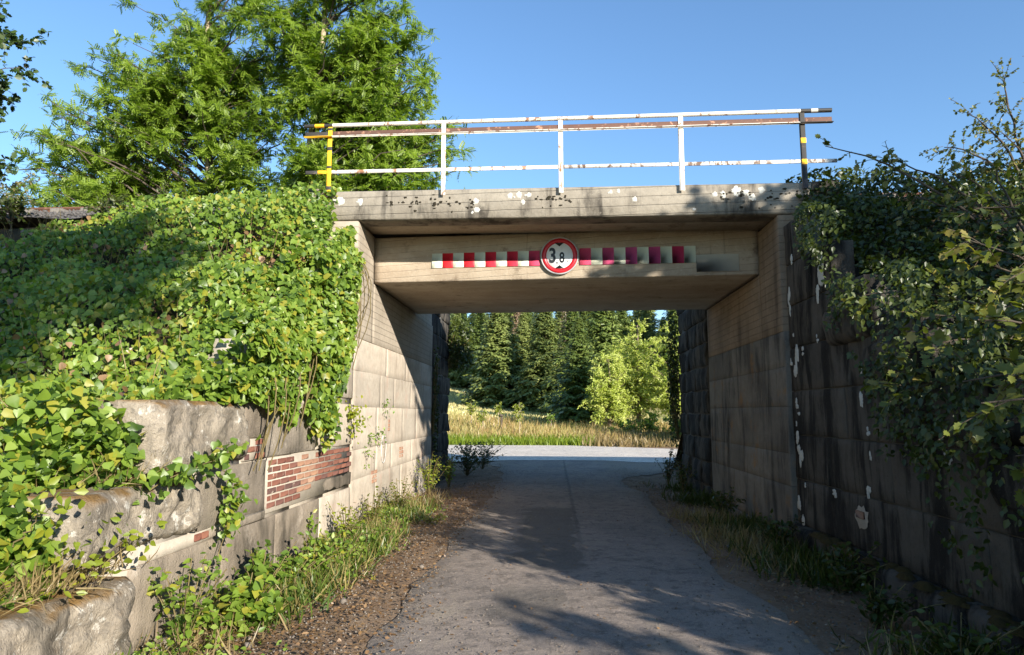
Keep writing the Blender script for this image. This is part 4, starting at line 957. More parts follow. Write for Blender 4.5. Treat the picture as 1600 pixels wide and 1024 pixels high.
for row, (y0, n, x0, x1) in enumerate(((92, 9, -6, 18), (98, 12, -10, 22), (104, 15, -16, 26), (118, 10, -19, 30), (136, 8, -22, 34))):
    for k in range(n):
        x = x0 + (x1 - x0) * (k + r2.uniform(.1, .9)) / n; y = y0 + r2.uniform(-3.5, 3.5) - .25 * x
        pl = bool(r2.random() < .3); spruce(int(r2.integers(0, 4)), x, y, r2.uniform(.85, 1.2), ('paler yellowish spruce' if pl else 'dark green spruce') + ' standing among its like in the wood behind the meadow', ('paler' if pl else 'darker') + ' spruces in the wood behind the meadow', pale=pl)
# dead and bare ones
def dead_spruce(x, y, h, label, needles):
    wd, lf = spruce_arrays(h, 1.5, int(h * 10), .25, .6); V, F = lf; keep = np.random.default_rng(3).random(len(F)) < needles
    r = empty('dead_spruce', on_g(x, y), label, 'tree'); link('trunk', mkmesh('trunk', *wd, True), M['deadbark'], r); link('dry_branches', mkmesh('dry_branches', V, F[keep]), M['dead_needles'], r)
dead_spruce(-4.3, 83, 15.5, 'brown dead spruce showing above the sunlit spruces', .8)
dead_spruce(1.75, 66.5, 13.5, 'bare bleached spruce trunk in the middle of the wood', .18)
dead_spruce(1.25, 68.5, 13.5, 'second bare pale trunk just behind the bleached one', .15)
dead_spruce(-1.4, 92, 18, 'brown dead spruce further back in the wood', .7)
# leafy trees on the hill further left
wd, lf = tree_arrays([(0, 0, 0), (0, 0, 4), (.2, 0, 9)], .2, [((0, 0, 6.5), (3.2, 3.2, 3.6), 70), ((1, 0, 4), (2.5, 2.5, 2), 26)], RHOMB, .42, 6, 12, 1.0, zmin=1, rise=.6)
hm = (mkmesh('trunk', *wd, True), mkmesh('crown', *lf)); hm[0].materials.append(M['bark']); hm[1].materials.append(M['hillwood'])
for k in range(26):
    x = r2.uniform(-46, -17); y = r2.uniform(112, 175); 
    r = empty('hill_tree', on_g(x, y), 'leafy tree in the pale wood on the hillside left of the spruces', 'tree', 'leafy trees on the hillside'); r.scale = (r2.uniform(.9, 1.4),) * 3; r.rotation_euler = (0, 0, r2.uniform(0, 6.28))
    link('trunk', hm[0], None, r); link('crown', hm[1], None, r)

# roadside trees on the right bank behind the viewpoint: their shade dapples the lane
wd, lf = tree_arrays([(0, 0, 0), (.1, 0, 2.4), (.0, .1, 5.6)], .10, [((0, 0, 3.6), (1.9, 2.2, 2.0), 46), ((0, .3, 2.0), (1.9, 2.2, 1.6), 30), ((0, 0, 5.2), (1.2, 1.4, 1.2), 14)], LOBED, .16, 6, 10, .6, zmin=.4, rise=.6)
hedge = make_tree('roadside_tree', (8.3, -4.4, -1.8), 'low bushy tree on the right verge beside the viewpoint', 'tree', wd, lf, M['darkbark'], M['maple_leaf'], 'bushy trees shading the lane')
HEDGE = [(8.3, -7.8, .66), (7.7, -.6, .90), (9.0, -10.8, .66), (8.4, 2.6, .80), (10.5, -2.4, .7), (10.8, 4.8, .85)]
for (x, y, s), lb in zip(HEDGE, ('second', 'third', 'fourth', 'fifth', 'sixth', 'seventh')): copy_tree(hedge, (x, y, -.2), x * 3, s, 'low bushy tree on the right verge, %s of the row beside the viewpoint' % lb)
wd, lf = tree_arrays([(0, 0, 0), (.1, 0, 4), (.0, .1, 9)], .16, [((0, 0, 8.3), (1.7, 1.4, 1.3), 34), ((0, .0, 6.8), (1.5, 1.2, .8), 8)], LOBED, .17, 6, 10, .7, zmin=3, rise=.6)
make_tree('roadside_tree', (10.4, 1.2, -.1), 'middle-sized tree on the right bank shading the end of the edge beam', 'tree', wd, lf, M['darkbark'], M['maple_leaf'])
wd, lf = tree_arrays([(0, 0, 0), (.1, 0, 6), (.0, .1, 17)], .26, [((0, -.4, 12.3), (2.6, 2.8, 2.2), 170), ((0, -4.0, 12.3), (3.0, 2.8, 2.6), 70)], LOBED, .22, 8, 13, .8, zmin=8, rise=.5)
make_tree('roadside_tree', (8.5, -11.8, .0), 'tall tree behind the viewpoint shading the far left of the creeper bank', 'tree', wd, lf, M['darkbark'], M['oak'])

# ------------------------------------------------------------------ creeper on the left bank
def bank_surf(x, y): return bank_z(x, y) + .10 * fbm(xyz(x * .9, y * .9, 0), 31)
def mound(x, y):
    h = .16 + .26 * np.maximum(fbm(xyz(x * .75, y * .75, 1.3), 61, 3) + .25, 0) * 2
    h = h * (1 - .85 * smooth((y - 9.6) / 1.0) * smooth((-6.6 - x) / 1.5))
    h = h + .55 * np.exp(-(((x + 5.0) / 1.4) ** 2 + ((y - 10.2) / .9) ** 2))          # heap by the bridge end
    return h
n = 56000; x = -3.5 - 11.0 * rng.random(n) ** 1.35; y = rng.uniform(4.0, 11.15, n)
k = rng.random(n) < np.clip(1.25 - .03 * (-x - 3), .4, 1); x, y = x[k], y[k]; n = len(x)
bare = (fbm(xyz(x * 1.6, y * 1.6, 7), 71, 3) > .33); x, y = x[~bare], y[~bare]; n = len(x)
hh = mound(x, y); dep = (hh + .22 * np.maximum(fbm(xyz(x * 2.6, y * 2.6, 4), 77, 2) + .1, 0)) * (1 - .8 * rng.random(n) ** 1.8)
sn = unit(np.array([0.10, -.58, .81]))
P = xyz(x, y, bank_surf(x, y)) + sn * dep[:, None]
U = unit(rng.normal(size=(n, 3)) * .5 + np.array([.1, -.4, -.7])); Nn = unit(rng.normal(size=(n, 3)) * .55 + np.array([.3, -.75, .5]))
V, F = scatter(P, Nn, U, .038 + .062 * rng.random(n) ** 1.4, HEART)
tag(link('creeper_foliage', mkmesh('creeper_foliage', V, F), M['creeper']), kind='stuff')
n = 7000; y = rng.uniform(5.9, 10.4, n); x = rng.uniform(-3.75, -3.0, n); stz = np.interp(y, [5.9, 6.8, 7.2, 8.3, 8.31, 9.4, 9.41, 10.4], [1.78, 1.82, 2.45, 2.5, 3.08, 3.1, 3.68, 3.7])
ov = np.maximum(stz, np.where(x < -3.5, bank_surf(x, y), 0)); keep_ = (y > 6.25) | (x < -3.25)
P = (xyz(x, y, ov) + unit(np.array([.35, -.5, .7])) * (rng.uniform(.02, .42, n) * np.clip((y - 5.8) / .8, .25, 1))[:, None])[keep_]
U = unit(rng.normal(size=(len(P), 3)) * .55 + np.array([.3, -.5, -.35])); Nn = unit(rng.normal(size=(len(P), 3)) * .45 + np.array([.4, -.55, .65]))
V, F = scatter(P, Nn, U, rng.uniform(.05, .11, len(P)), HEART)
tag(link('creeper_foliage', mkmesh('creeper_foliage', V, F), M['creeper']), kind='stuff')
n = 1500; y = rng.normal(5.12, .16, n); x = rng.uniform(-4.1, -3.12, n); z = rng.uniform(1.1, 1.95, n) - .35 * smooth((x + 3.6) / .5)
y2 = rng.normal(4.36, .14, n); x2 = rng.uniform(-4.0, -3.2, n); z2 = rng.uniform(.7, 1.25, n) - .25 * smooth((x2 + 3.6) / .5)
P = np.concatenate([xyz(x, y, z), xyz(x2, y2, z2)[:900]]); U = unit(rng.normal(size=(len(P), 3)) * .55 + np.array([.3, -.5, -.35])); Nn = unit(rng.normal(size=(len(P), 3)) * .45 + np.array([.4, -.6, .6]))
V, F = scatter(P, Nn, U, rng.uniform(.05, .10, len(P)), HEART)
tag(link('creeper_foliage', mkmesh('creeper_foliage', V, F), M['creeper']), kind='stuff')
# yellow-green low patch at the left by the coping stones
n = 3400; x = -3.45 - 2.6 * rng.random(n) ** 1.5; y = rng.uniform(3.9, 6.4, n)
P = xyz(x, y, bank_surf(x, y)) + sn * (rng.uniform(.03, .30, n))[:, None]
U = unit(rng.normal(size=(n, 3)) * .6 + np.array([.2, -.5, -.3])); Nn = unit(rng.normal(size=(n, 3)) * .42 + np.array([.25, -.5, .75]))
V, F = scatter(P, Nn, U, rng.uniform(.045, .095, n), HEART)
tag(link('bank_foliage', mkmesh('bank_foliage', V, F), M['creeper_yellow']), kind='stuff')
n = 900; x = -3.4 - 5 * rng.random(n) ** 1.3; y = rng.uniform(4.4, 10.8, n)
P = xyz(x, y, bank_surf(x, y)) + sn * rng.uniform(.05, .4, n)[:, None]
V, F = scatter(P, unit(rng.normal(size=(n, 3)) + [0, -.6, .4]), unit(rng.normal(size=(n, 3)) + [0, 0, -.8]), rng.uniform(.04, .09, n), HEART)
tag(link('dead_leaves', mkmesh('dead_leaves', V, F), M['litter']), kind='stuff')
# stalks of dry grass and nettles standing out of the creeper
n = 900; x = -3.6 - 8 * rng.random(n) ** 1.2; y = rng.uniform(4.2, 10.8, n)
V, F = scatter(xyz(x, y, bank_surf(x, y) + .05), unit(rng.normal(size=(n, 3)) * .5 + [0, -1, .2]), unit(rng.normal(size=(n, 3)) * .3 + [0, -.15, 1]), rng.uniform(.3, .75, n), (BLADE[0] * [.22, 1, 1], BLADE[1]))
tag(link('grass_stalks', mkmesh('grass_stalks', V, F), M['straw']), kind='stuff')

# creeper curtain hanging over the wall beside the bridge
def curtain(n, seed, y0, y1, zlow, ztop, xface, out, sgn, rag=.35, gp=.34):
    r_ = np.random.default_rng(seed); y = r_.uniform(y0, y1, n); a = np.array(zlow); b = np.array(ztop)
    zl = np.interp(y, a[:, 0], a[:, 1]) + rag * fbm(xyz(y * 2.4, 0, seed), seed, 3); zt = np.interp(y, b[:, 0], b[:, 1]); t = r_.random(n) ** .85
    z = zl + (zt - zl) * t; bul = .12 + .42 * np.sin(np.clip(t, 0, 1) * pi * .72 + .25) * (.55 + .45 * fbm(xyz(y * 1.3, z * 1.3, seed), seed + 1, 3))
    bul = bul * out * (1 - .8 * smooth((y - (y1 - 1.2)) / 1.1) * (sgn > 0)) * (1 + .5 * fbm(xyz(y * 2.6, z * 2.6, seed + 2), seed + 3, 2)); d = bul * (1 - .8 * r_.random(n) ** 2.2)
    gap = fbm(xyz(y * 2.0, z * 2.0, seed + 4), seed + 9, 3) > gp
    P = xyz(xface + sgn * d, y - .25 * (zt - z) * 0, z)[~gap]; m = len(P)
    U = unit(r_.normal(size=(m, 3)) * .5 + np.array([.35 * sgn, -.3, -.75])); Nn = unit(r_.normal(size=(m, 3)) * .45 + np.array([.55 * sgn, -.55, .55]))
    return P, Nn, U, m
cr = empty('hanging_creeper', (-3.2, 9, 3.4), 'thick green creeper hanging over the left wing wall beside the bridge', 'climbing plant')
P, Nn, U, m = curtain(13500, 11, 6.5, 10.32, [(6.6, 2.0), (7.2, 1.6), (8.0, 1.42), (8.8, 1.55), (9.4, 1.9), (10.2, 2.4), (10.7, 3.0)], [(6.6, 2.5), (8.0, 3.6), (9.4, 4.35), (10.1, 4.3), (10.3, 4.0), (10.7, 3.7)], XL, 1.05, 1, .55, .24)
k = ~((P[:, 1] > 9.9) & (P[:, 2] > 4.0)); P, Nn, U = P[k], Nn[k], U[k]; m = len(P)
V, F = scatter(P, Nn, U, .042 + .062 * rng.random(m) ** 1.3, HEART)
part('foliage', V, F, M['creeper'], cr)
q = 70; y = rng.uniform(6.9, 10.5, q); zt = np.interp(y, [6.7, 10.4], [2.4, 4.1]); ln = rng.uniform(.6, 1.6, q); s = np.linspace(0, 1, 6)[None]
Pst = np.stack([XL + .04 + .30 * np.sin(s * 2.6 + .3) * rng.uniform(.3, 1, (q, 1)), y[:, None] + .12 * rng.normal(size=(q, 1)) * s, zt[:, None] - ln[:, None] * s], -1)
V, F = tubes(Pst, np.full((q, 6), .007), 4); part('stems', V, F, M['stem'], cr)

def vine(name, pts, n, size, label, m=None, T=HEART, spread=.06, r=.006, cat='plant', nrm=(.6, -.5, .4), group=None):
    pts = np.asarray(pts, float); t = np.linspace(0, 1, len(pts)); tt = np.linspace(0, 1, 16)
    C = np.stack([np.interp(tt, t, pts[:, k]) for k in range(3)], -1); C[1:-1] += rng.normal(0, .012, C[1:-1].shape)
    rt = empty(name, tuple(pts[0]), label, cat, group)
    V, F = tubes(C[None], (r * np.linspace(1, .5, 16))[None], 5); part('stem', V, F, M['stem'], rt)
    s = rng.random(n); P = np.stack([np.interp(s, tt, C[:, k]) for k in range(3)], -1) + rng.normal(0, spread, (n, 3)) + np.asarray(nrm) * spread
    U = unit(rng.normal(size=(n, 3)) * .7 + np.array([.3, -.3, -.3])); Nn = unit(rng.normal(size=(n, 3)) * .5 + np.asarray(nrm))
    V, F = scatter(P, Nn, U, rng.uniform(.6, 1.15, n) * size, T); part('leaves', V, F, m or M['creeper'], rt); return rt
vine('creeper_runner', [(-3.3, 5.0, 1.0), (-2.92, 5.3, 1.22), (-2.90, 5.9, 1.30), (-2.93, 6.5, 1.42)], 130, .075, 'creeper runner trailing across the gap between the two upper coping stones')
vine('creeper_runner', [(-3.0, 6.0, 1.35), (-2.93, 6.25, 1.1), (-2.97, 6.4, .8), (-2.99, 6.25, .62)], 120, .07, 'creeper strand hanging down past the right end of the middle coping stone')
vine('climbing_weed', [(-2.93, 6.1, -.12), (-2.98, 6.12, .25), (-3.0, 6.3, .62), (-3.02, 6.42, .95)], 70, .06, 'thin climbing weed rising from the verge to the middle coping stone', T=OVATE, spread=.045)
vine('wall_plant', [(XL + .01, 10.40, 1.78), (XL + .08, 10.4, 1.6), (XL + .06, 10.38, 1.36)], 120, .065, 'bright yellow-green plant rooted in the wall beside the brick infill', M['creeper_yellow'], LOBED, .085)
for (y, z, s, lb) in ((12.55, 1.80, .05, 'small green tuft on the upper wall of the underpass'), (12.05, 1.28, .05, 'small tuft left of the chalk ring'), (11.55, 1.25, .05, 'small tuft at the front of the sunlit abutment'), (11.35, 1.0, .045, 'trailing tuft low on the front of the sunlit abutment'), (8.75, .26, .07, 'lone leafy weed on the wall below the brick infill')):
    vine('wall_tuft', [(XL + .005, y, z + .08), (XL + .05, y, z), (XL + .03, y + .02, z - .14)], 34, s, lb, M['creeper'], OVATE, .05, .004, 'plant', group='tufts growing on the sunlit wall')
# grassy cushion with dry stems between the coping stones
n = 700; a = rng.choice(3, n); cx = np.array([(-3.25, 4.65), (-3.2, 4.25), (-3.25, 5.4)])[a]
x = cx[:, 0] + rng.normal(0, .12, n); y = cx[:, 1] + rng.normal(0, .26, n); z = np.where(a < 2, .62, 1.2)
V, F = scatter(xyz(x, y, z), unit(rng.normal(size=(n, 3)) * .5 + [.3, -1, .2]), unit(rng.normal(size=(n, 3)) * .45 + [.45, -.2, .7]), rng.uniform(.10, .28, n), (BLADE[0] * [.5, 1, 1.4], BLADE[1]))
tag(link('dry_grass', mkmesh('dry_grass', V, F), M['straw']), kind='stuff')
for (x, y, z, lb) in ((-3.05, 4.75, .66, 'leafy weed with yellowish leaves on the lowest coping stone'), (-3.12, 4.3, .66, 'low yellowing weed at the left end of the lowest coping stone'), (-3.15, 4.1, .95, 'yellow-green weed on the soil beside the middle coping stone')):
    vine('stone_weed', [(x - .1, y, z - .05), (x + .03, y + .03, z + .14), (x + .12, y + .06, z + .18)], 46, .075, lb, M['creeper_yellow'], OVATE, .09, .005)

# ------------------------------------------------------------------ verges
def verge(name, n, xf, yf, hl, m, lean=.35, wid=1.0):
    x, y = xf(n), yf(n); z = gz(x, y) - .03
    V, F = scatter(xyz(x, y, z), unit(rng.normal(size=(n, 3)) + [0, -.6, .1]), unit(rng.normal(size=(n, 3)) * lean + [0, 0, 1]), rng.uniform(hl[0], hl[1], n), (BLADE[0] * [wid, 1, 1], BLADE[1]))
    return tag(link(name, mkmesh(name, V, F), m), kind='stuff')
def left_x(n): return np.clip(-3.08 + np.abs(rng.normal(0, .34, n)), -3.1, -2.1)
def clump_y(n, a, b, seed):
    y = rng.uniform(a, b, n * 3); k = rng.random(n * 3) < smooth(.55 + 1.1 * vnoise(xyz(y * 1.1, 0, 0), seed)); return np.resize(y[k], n)
verge('grass', 7500, left_x, lambda n: clump_y(n, 4.6, 13.5, 4), (.08, .30), M['grass'], .5, 1.2)
n = 5200; y = clump_y(n, 4.6, 14.5, 33); x = np.clip(-3.0 + np.abs(rng.normal(0, .36, n)), -3.08, -1.9); z = gz(x, y) + .22 * rng.random(n) ** 1.6 * np.clip((-1.9 - x), .2, 1)
V, F = scatter(xyz(x, y, z), unit(rng.normal(size=(n, 3)) * .5 + [.35, -.6, .7]), unit(rng.normal(size=(n, 3)) * [1, 1, .5] + [.2, -.2, -.1]), .02 + .05 * rng.random(n) ** 1.6, OVATE)
tag(link('verge_weeds', mkmesh('verge_weeds', V, F), M['creeper']), kind='stuff')
verge('grass', 5200, lambda n: np.clip(-2.62 + rng.normal(0, .22, n), -3.08, -2.0), lambda n: clump_y(n, 6.2, 10.2, 41), (.08, .32), M['grass'], .55, .8)
verge('straw', 1800, lambda n: np.clip(-2.75 + rng.normal(0, .28, n), -3.1, -1.9), lambda n: clump_y(n, 5.0, 15, 6), (.10, .34), M['straw'], .6, .7)
verge('straw', 1700, lambda n: np.clip(2.55 + rng.normal(0, .3, n), 1.8, 3.3), lambda n: clump_y(n, 5, 13, 8), (.10, .32), M['straw'], .6, .7)
verge('grass', 4600, lambda n: np.clip(3.25 - np.abs(rng.normal(0, .38, n)), 2.2, 3.35), lambda n: clump_y(n, 4, 17, 14), (.10, .34), M['shade_leaf'], .5, 1.0)
verge('grass', 9000, lambda n: rng.uniform(-16, 2.2, n), lambda n: rng.uniform(36.3, 38.6, n), (.22, .5), M['verge'], .3, 1.7)
verge('meadow_grass', 15000, lambda n: rng.uniform(-18, 8, n), lambda n: 37.8 + 17 * rng.random(n) ** 1.3, (.25, .62), M['meadowgrass'], .3, 1.6)
n = 26000; yy = 46 + 62 * rng.random(n) ** .9; xx = rng.uniform(-.30, .12, n) * yy + 1
V, F = scatter(xyz(xx, yy, gz(xx, yy) - .05), unit(rng.normal(size=(n, 3)) + [.3, -1.2, .2]), unit(rng.normal(size=(n, 3)) * .4 + [0, 0, 1]), rng.uniform(.12, .30, n), (BLADE[0] * [5.0, 1, 1], BLADE[1]))
tag(link('mown_meadow', mkmesh('mown_meadow', V, F), M['mown']), kind='stuff')
verge('straw', 2600, lambda n: rng.uniform(1.5, 9, n), lambda n: rng.uniform(35.5, 40, n), (.25, .6), M['straw'], .4, 1.6)
# leafy weeds along the left verge
def weed(x, y, h, nst, label, m, T, size, z0=None, group=None, spread=.16, name='verge_weed'):
    z0 = float(gz(x, y)) - .05 if z0 is None else z0
    rt = empty(name, (x, y, z0), label, 'plant', group); s = np.linspace(0, 1, 5)[None, :, None]
    tip = np.stack([rng.normal(0, spread, nst) + .06, rng.normal(0, spread, nst), h * rng.uniform(.55, 1.05, nst)], -1)
    P = s * tip[:, None] + np.stack([np.zeros((nst, 5)), np.zeros((nst, 5)), .12 * h * np.sin(s[..., 0] * pi) * np.ones((nst, 1))], -1)
    V, F = tubes(P, np.full((nst, 5), .005), 4); link('stems', mkmesh('stems', V, F), M['stem'], rt)
    n = nst * 16; si = rng.integers(0, nst, n); ss = .2 + .8 * rng.random(n)
    Pl = ss[:, None] * tip[si] + np.array([0, 0, .12 * h]) * np.sin(ss * pi)[:, None] + rng.normal(0, .03, (n, 3))
    U = unit(rng.normal(size=(n, 3)) * [1, 1, .5] + [.1, -.1, -.1]); Nn = unit(rng.normal(size=(n, 3)) * .45 + [.2, -.4, 1])
    V, F = scatter(Pl, Nn, U, rng.uniform(.6, 1.2, n) * size, T); link('leaves', mkmesh('leaves', V, F), m, rt); return rt
WE = [(-2.7, 7.1, .34, 16, 'bushy green weed half buried in the grass below the brick infill', 'creeper', OVATE, .06), (-2.5, 8.3, .34, 16, 'leafy weed standing out of the grass towards the dirt edge', 'creeper', OVATE, .055), (-2.8, 9.4, .5, 14, 'upright weed with pale leaves against the wall foot', 'creeper_yellow', OVATE, .05), (-2.85, 10.9, .55, 14, 'leafy weed with small grey-green leaves against the sunlit wall', 'maple_leaf', OVATE, .055), (-2.75, 12.4, .55, 14, 'second leafy weed along the sunlit wall, nearer the opening', 'maple_leaf', OVATE, .055),
      (-2.72, 15.2, .75, 22, 'bushy yellow-green weed where the shadow edge meets the verge', 'creeper_yellow', OVATE, .06), (-2.55, 17.0, .65, 16, 'straggling weed in front of the dark bush by the opening', 'creeper', OVATE, .06),
      (-2.78, 6.6, .45, 14, 'broad-leaved weed at the bottom of the left verge', 'creeper', OVATE, .085), (-2.6, 5.9, .35, 14, 'low broad-leaved weed nearest the viewpoint on the left verge', 'creeper', HEART, .09),
      (-2.62, 7.6, .42, 16, 'green weed in the grass below the plinth', 'creeper', OVATE, .07), (-2.45, 9.0, .30, 12, 'small weed at the dirt edge of the left verge', 'creeper', OVATE, .06), (-2.0, 11.3, .12, 8, 'flat little weed on the bare dirt', 'maple_leaf', OVATE, .05), (-2.86, 5.4, .55, 12, 'tall weed against the lowest wall blocks', 'creeper', OVATE, .075)]
for (x, y, h, ns, lb, mm, T, sz) in WE: weed(x, y, h * 1.3, int(ns * 1.25), lb, M[mm], T, sz)
weed(-2.55, 20.6, 1.0, 40, 'dark straggly bush at the foot of the far left wing wall', M['shade_leaf'], OVATE, .08, spread=.4, name='bush')
weed(-2.3, 22.5, .9, 34, 'dark twiggy bush by the road just beyond the underpass', M['shade_leaf'], OVATE, .07, spread=.4, name='bush')
for (x, y, h, lb, mm) in ((2.95, 9.6, .5, 'dark weed at the foot of the blackened wing wall', 'shade_leaf'), (2.9, 12.4, .55, 'dark weed at the middle of the shaded abutment', 'shade_leaf'), (2.95, 16.4, .75, 'dark leafy weed at the far end of the shaded abutment', 'shade_leaf'), (2.9, 18.2, .9, 'dark bush at the right edge of the opening', 'shade_leaf'), (2.75, 6.4, .4, 'dark low weed in the right foreground verge', 'shade_leaf'), (2.95, 7.6, .5, 'dark weed below the mossy plinth', 'shade_leaf'), (2.8, 5.2, .45, 'dark weed at the bottom right corner', 'shade_leaf')):
    weed(x, y, h, 18, lb, M[mm], OVATE, .07)
# ivy on the far ends of the rear wing walls
def ivy(loc, label, cx, n, rad, m, size):
    rt = empty('wall_ivy', loc, label, 'climbing plant'); d = rot_rand(n) * (rng.random((n, 1)) ** .4) * rad
    P = np.asarray(cx) + d; U = unit(rng.normal(size=(n, 3)) * .6 + [0, -.2, -.5]); Nn = unit(rng.normal(size=(n, 3)) * .5 + [0, -.6, .5])
    V, F = scatter(P, Nn, U, rng.uniform(.6, 1.2, n) * size, OVATE); part('leaves', V, F, m, rt)
    q = 10; s = np.linspace(0, 1, 5)[None, :, None]; A_ = np.asarray(loc, float)[None, None]; B_ = (np.asarray(cx) + rot_rand(q) * np.asarray(rad) * .8)[:, None]
    Pm = A_ * (1 - s) + B_ * s + rng.normal(0, .02, (q, 5, 3)); V, F = tubes(Pm, np.full((q, 5), .012), 4); part('stems', V, F, M['stem'], rt)
ivy((-3.08, 20.0, 3.0), 'dark bush growing out of the far left wing wall top', (-2.75, 20.2, 3.7), 1500, (.42, .5, .85), M['shade_leaf'], .10)
ivy((-3.06, 17.6, 1.2), 'dark ivy strip climbing the shaded far left wall', (-3.02, 17.7, 2.0), 420, (.07, .25, 1.5), M['shade_leaf'], .07)
ivy((3.28, 18.6, 1.0), 'ivy edging the far right wing wall', (3.2, 18.7, 2.6), 1500, (.16, .18, 1.9), M['shade_leaf'], .08)

# ------------------------------------------------------------------ right bank: undergrowth and overhanging shrubs
def rbank(x, y): return bank_z(x, y) + .1 * fbm(xyz(x * .9, y * .9, 0), 31)
n = 42000; x = 3.75 + 8 * rng.random(n) ** 1.3; y = rng.uniform(3.0, 10.9, n)
hh = .14 + .5 * np.maximum(fbm(xyz(x * .7, y * .7, 3), 81, 3) + .3, 0)
P = xyz(x, y, rbank(x, y)) + unit(np.array([-.25, -.55, .8])) * (hh * (1 - .8 * rng.random(n) ** 2))[:, None]
U = unit(rng.normal(size=(n, 3)) * .6 + [-.3, -.4, -.3]); Nn = unit(rng.normal(size=(n, 3)) * .5 + [-.3, -.4, .8])
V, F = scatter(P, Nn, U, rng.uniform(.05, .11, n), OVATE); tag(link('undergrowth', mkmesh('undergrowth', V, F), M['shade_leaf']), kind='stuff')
cr2 = empty('hanging_creeper', (XW, 8, 3.0), 'dark foliage hanging over the blackened wing wall on the right', 'climbing plant')
P, Nn, U, m = curtain(7500, 23, 3.4, 8.75, [(3.5, .45), (5.0, .75), (6.0, 1.1), (7.0, 1.8), (8.0, 2.8), (9.1, 3.7), (9.9, 4.2)], [(3.5, 1.3), (5, 2.1), (6.5, 3.1), (7.4, 3.7), (8, 4.1), (9.1, 4.5), (9.9, 4.6)], XW, .9, -1, 1.3, .08)
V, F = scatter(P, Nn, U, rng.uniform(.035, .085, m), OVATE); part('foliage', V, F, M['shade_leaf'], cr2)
# shrub limbs leaning over the wall, lobed leaves
def shrub(loc, label, targets, n_tw, lpt, leaf, m, name='overhanging_shrub', spread=.25, bark='darkbark', tw=.45):
    loc = np.asarray(loc, float); rt = empty(name, tuple(loc), label, 'shrub'); A_ = np.zeros(3); P = []; 
    Tg = np.asarray(targets, float) - loc; n = len(Tg); s = np.linspace(0, 1, 9)[None, :, None]
    C = Tg * .5 + np.stack([rng.normal(0, .1, n), rng.normal(0, .1, n), .22 * np.linalg.norm(Tg, axis=1)], -1)
    Q = 2 * s * (1 - s) * C[:, None] + s * s * Tg[:, None] + rng.normal(0, .012, (n, 9, 3)); acc = Acc()
    v, f = tubes(Q, np.full((n, 9), 1.) * np.linspace(.022, .006, 9), 6); acc.add(v, f)
    N = n * n_tw; li = np.repeat(np.arange(n), n_tw); sp = .30 + .70 * rng.random(N)
    B = (2 * sp * (1 - sp))[:, None] * C[li] + (sp * sp)[:, None] * Tg[li]; D = unit(.6 * unit(Tg - C)[li] + .8 * rot_rand(N) + [0, 0, -.05]); L = tw * rng.uniform(.4, 1.1, N); q = np.linspace(0, 1, 4)[None, :, None]
    W = B[:, None] + D[:, None] * q * L[:, None, None] + np.array([0, 0, -.22]) * q * q * L[:, None, None]
    v, f = tubes(W, np.full((N, 4), .004), 3); acc.add(v, f); Vw, Fw = acc.get(); link('branches', mkmesh('branches', Vw, Fw, True), M[bark], rt)
    K = N * lpt; wi = np.repeat(np.arange(N), lpt); sl = .15 + .85 * rng.random(K)
    Pl = B[wi] + D[wi] * (sl * L[wi])[:, None] + np.array([0, 0, -.22]) * (sl * sl * L[wi])[:, None]
    U = unit(.5 * D[wi] + .7 * rot_rand(K) + [0, -.1, -.3]); Nn = unit(rot_rand(K) * .6 + [-.2, -.4, .8])
    V, F = scatter(Pl, Nn, U, leaf * rng.uniform(.6, 1.2, K), LOBED); link('leaves', mkmesh('leaves', V, F), m, rt); return rt
shrub((5.6, 8.2, 3.4), 'shrub with lobed leaves arching over the right end of the bridge', [(3.75, 9.3, 5.3), (4.3, 9.0, 5.0), (4.9, 8.6, 4.7), (4.4, 8.4, 4.3), (5.3, 8.4, 4.7), (4.8, 8.0, 4.2), (5.9, 8.6, 4.7)], 8, 8, .085, M['maple_leaf'], tw=.38)
shrub((6.6, 9.6, 4.6), 'tall thin twiggy shrub against the sky at the right', [(6.0, 9.9, 6.0), (6.6, 10.0, 6.6), (7.2, 9.8, 6.9), (7.6, 9.6, 6.4), (6.3, 9.7, 5.6), (7.0, 9.4, 5.9), (5.6, 9.9, 5.5), (8.0, 9.5, 6.9)], 22, 16, .045, M['maple_leaf'], 'twiggy_shrub', tw=.45)
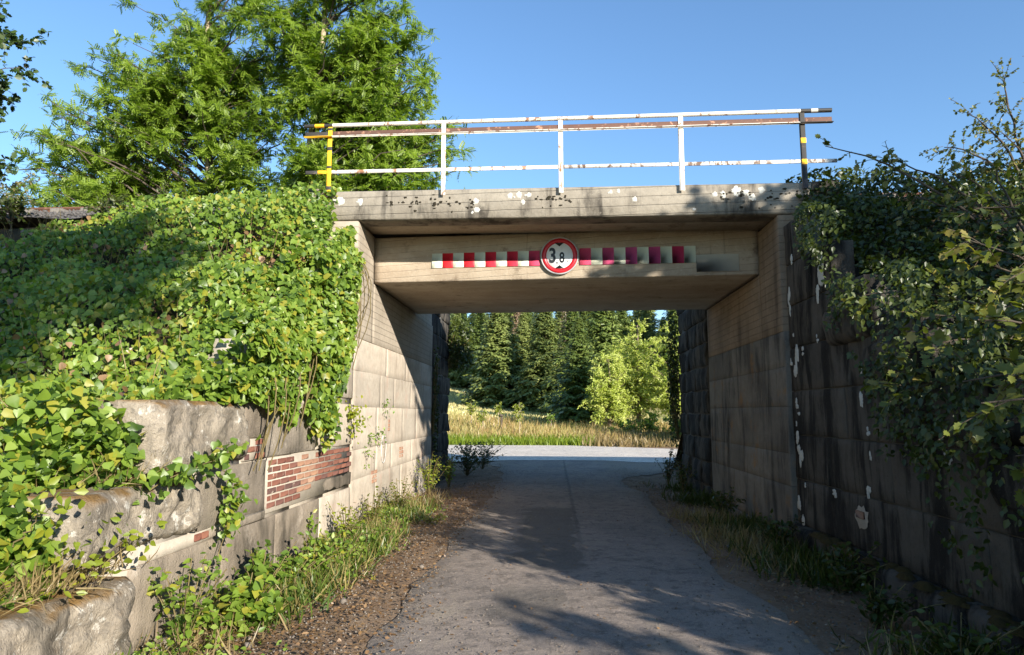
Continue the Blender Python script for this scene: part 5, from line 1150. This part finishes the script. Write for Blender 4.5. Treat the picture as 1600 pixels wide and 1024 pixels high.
n = 2600; x = rng.uniform(3.55, 5.0, n); y = 9.85 - .05 * x + rng.normal(0, .14, n); z = 3.55 + 1.15 * rng.random(n) ** .8 - .05 * (x - 3.5)
V, F = scatter(xyz(x, y, z), unit(rng.normal(size=(n, 3)) * .5 + [-.2, -.7, .5]), unit(rng.normal(size=(n, 3)) * .6 + [0, -.3, -.6]), rng.uniform(.04, .09, n), OVATE)
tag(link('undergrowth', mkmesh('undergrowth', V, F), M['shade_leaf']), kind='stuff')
shrub((4.9, 5.6, 1.6), 'leafy shrub spilling over the middle of the blackened wall', [(3.3, 6.6, 2.6), (3.2, 6.0, 2.3), (3.1, 6.3, 1.9), (3.6, 5.8, 2.9), (3.3, 5.4, 2.4), (3.8, 6.5, 3.3), (4.2, 6.0, 3.2), (3.2, 7.1, 2.9)], 12, 9, .095, M['maple_leaf'])
shrub((4.4, 3.6, 1.2), 'nearest leafy shrub leaning in from the right edge', [(2.55, 4.3, 1.75), (2.75, 4.0, 2.2), (2.9, 4.6, 2.4), (3.0, 4.2, 2.7), (3.2, 4.7, 2.9), (2.8, 4.9, 1.9), (3.3, 4.4, 3.1), (3.3, 3.9, 1.7), (3.1, 4.9, 1.4)], 11, 9, .09, M['maple_leaf'])
n = 2600; y = rng.uniform(3.5, 6.2, n); x = rng.uniform(3.15, 4.1, n); z = np.interp(y, [3.5, 4.6, 5.6, 6.2], [.7, 1.3, 1.8, 2.1]) + rng.normal(.12, .22, n)
V, F = scatter(xyz(x, y, z), unit(rng.normal(size=(n, 3)) * .5 + [-.2, -.6, .6]), unit(rng.normal(size=(n, 3)) * .6 + [-.1, -.3, -.5]), rng.uniform(.04, .09, n), OVATE)
tag(link('undergrowth', mkmesh('undergrowth', V, F), M['shade_leaf']), kind='stuff')
shrub((6.5, 5.8, 2.2), 'dense dark shrub filling the right bank', [(5.0, 6.8, 3.6), (5.6, 6.4, 3.9), (4.6, 6.2, 3.3), (6.2, 6.8, 4.2), (5.2, 7.4, 4.1), (4.3, 7.2, 3.8), (5.8, 7.6, 4.5), (6.6, 7.2, 4.8), (4.7, 5.6, 2.8)], 14, 10, .095, M['shade_leaf'])
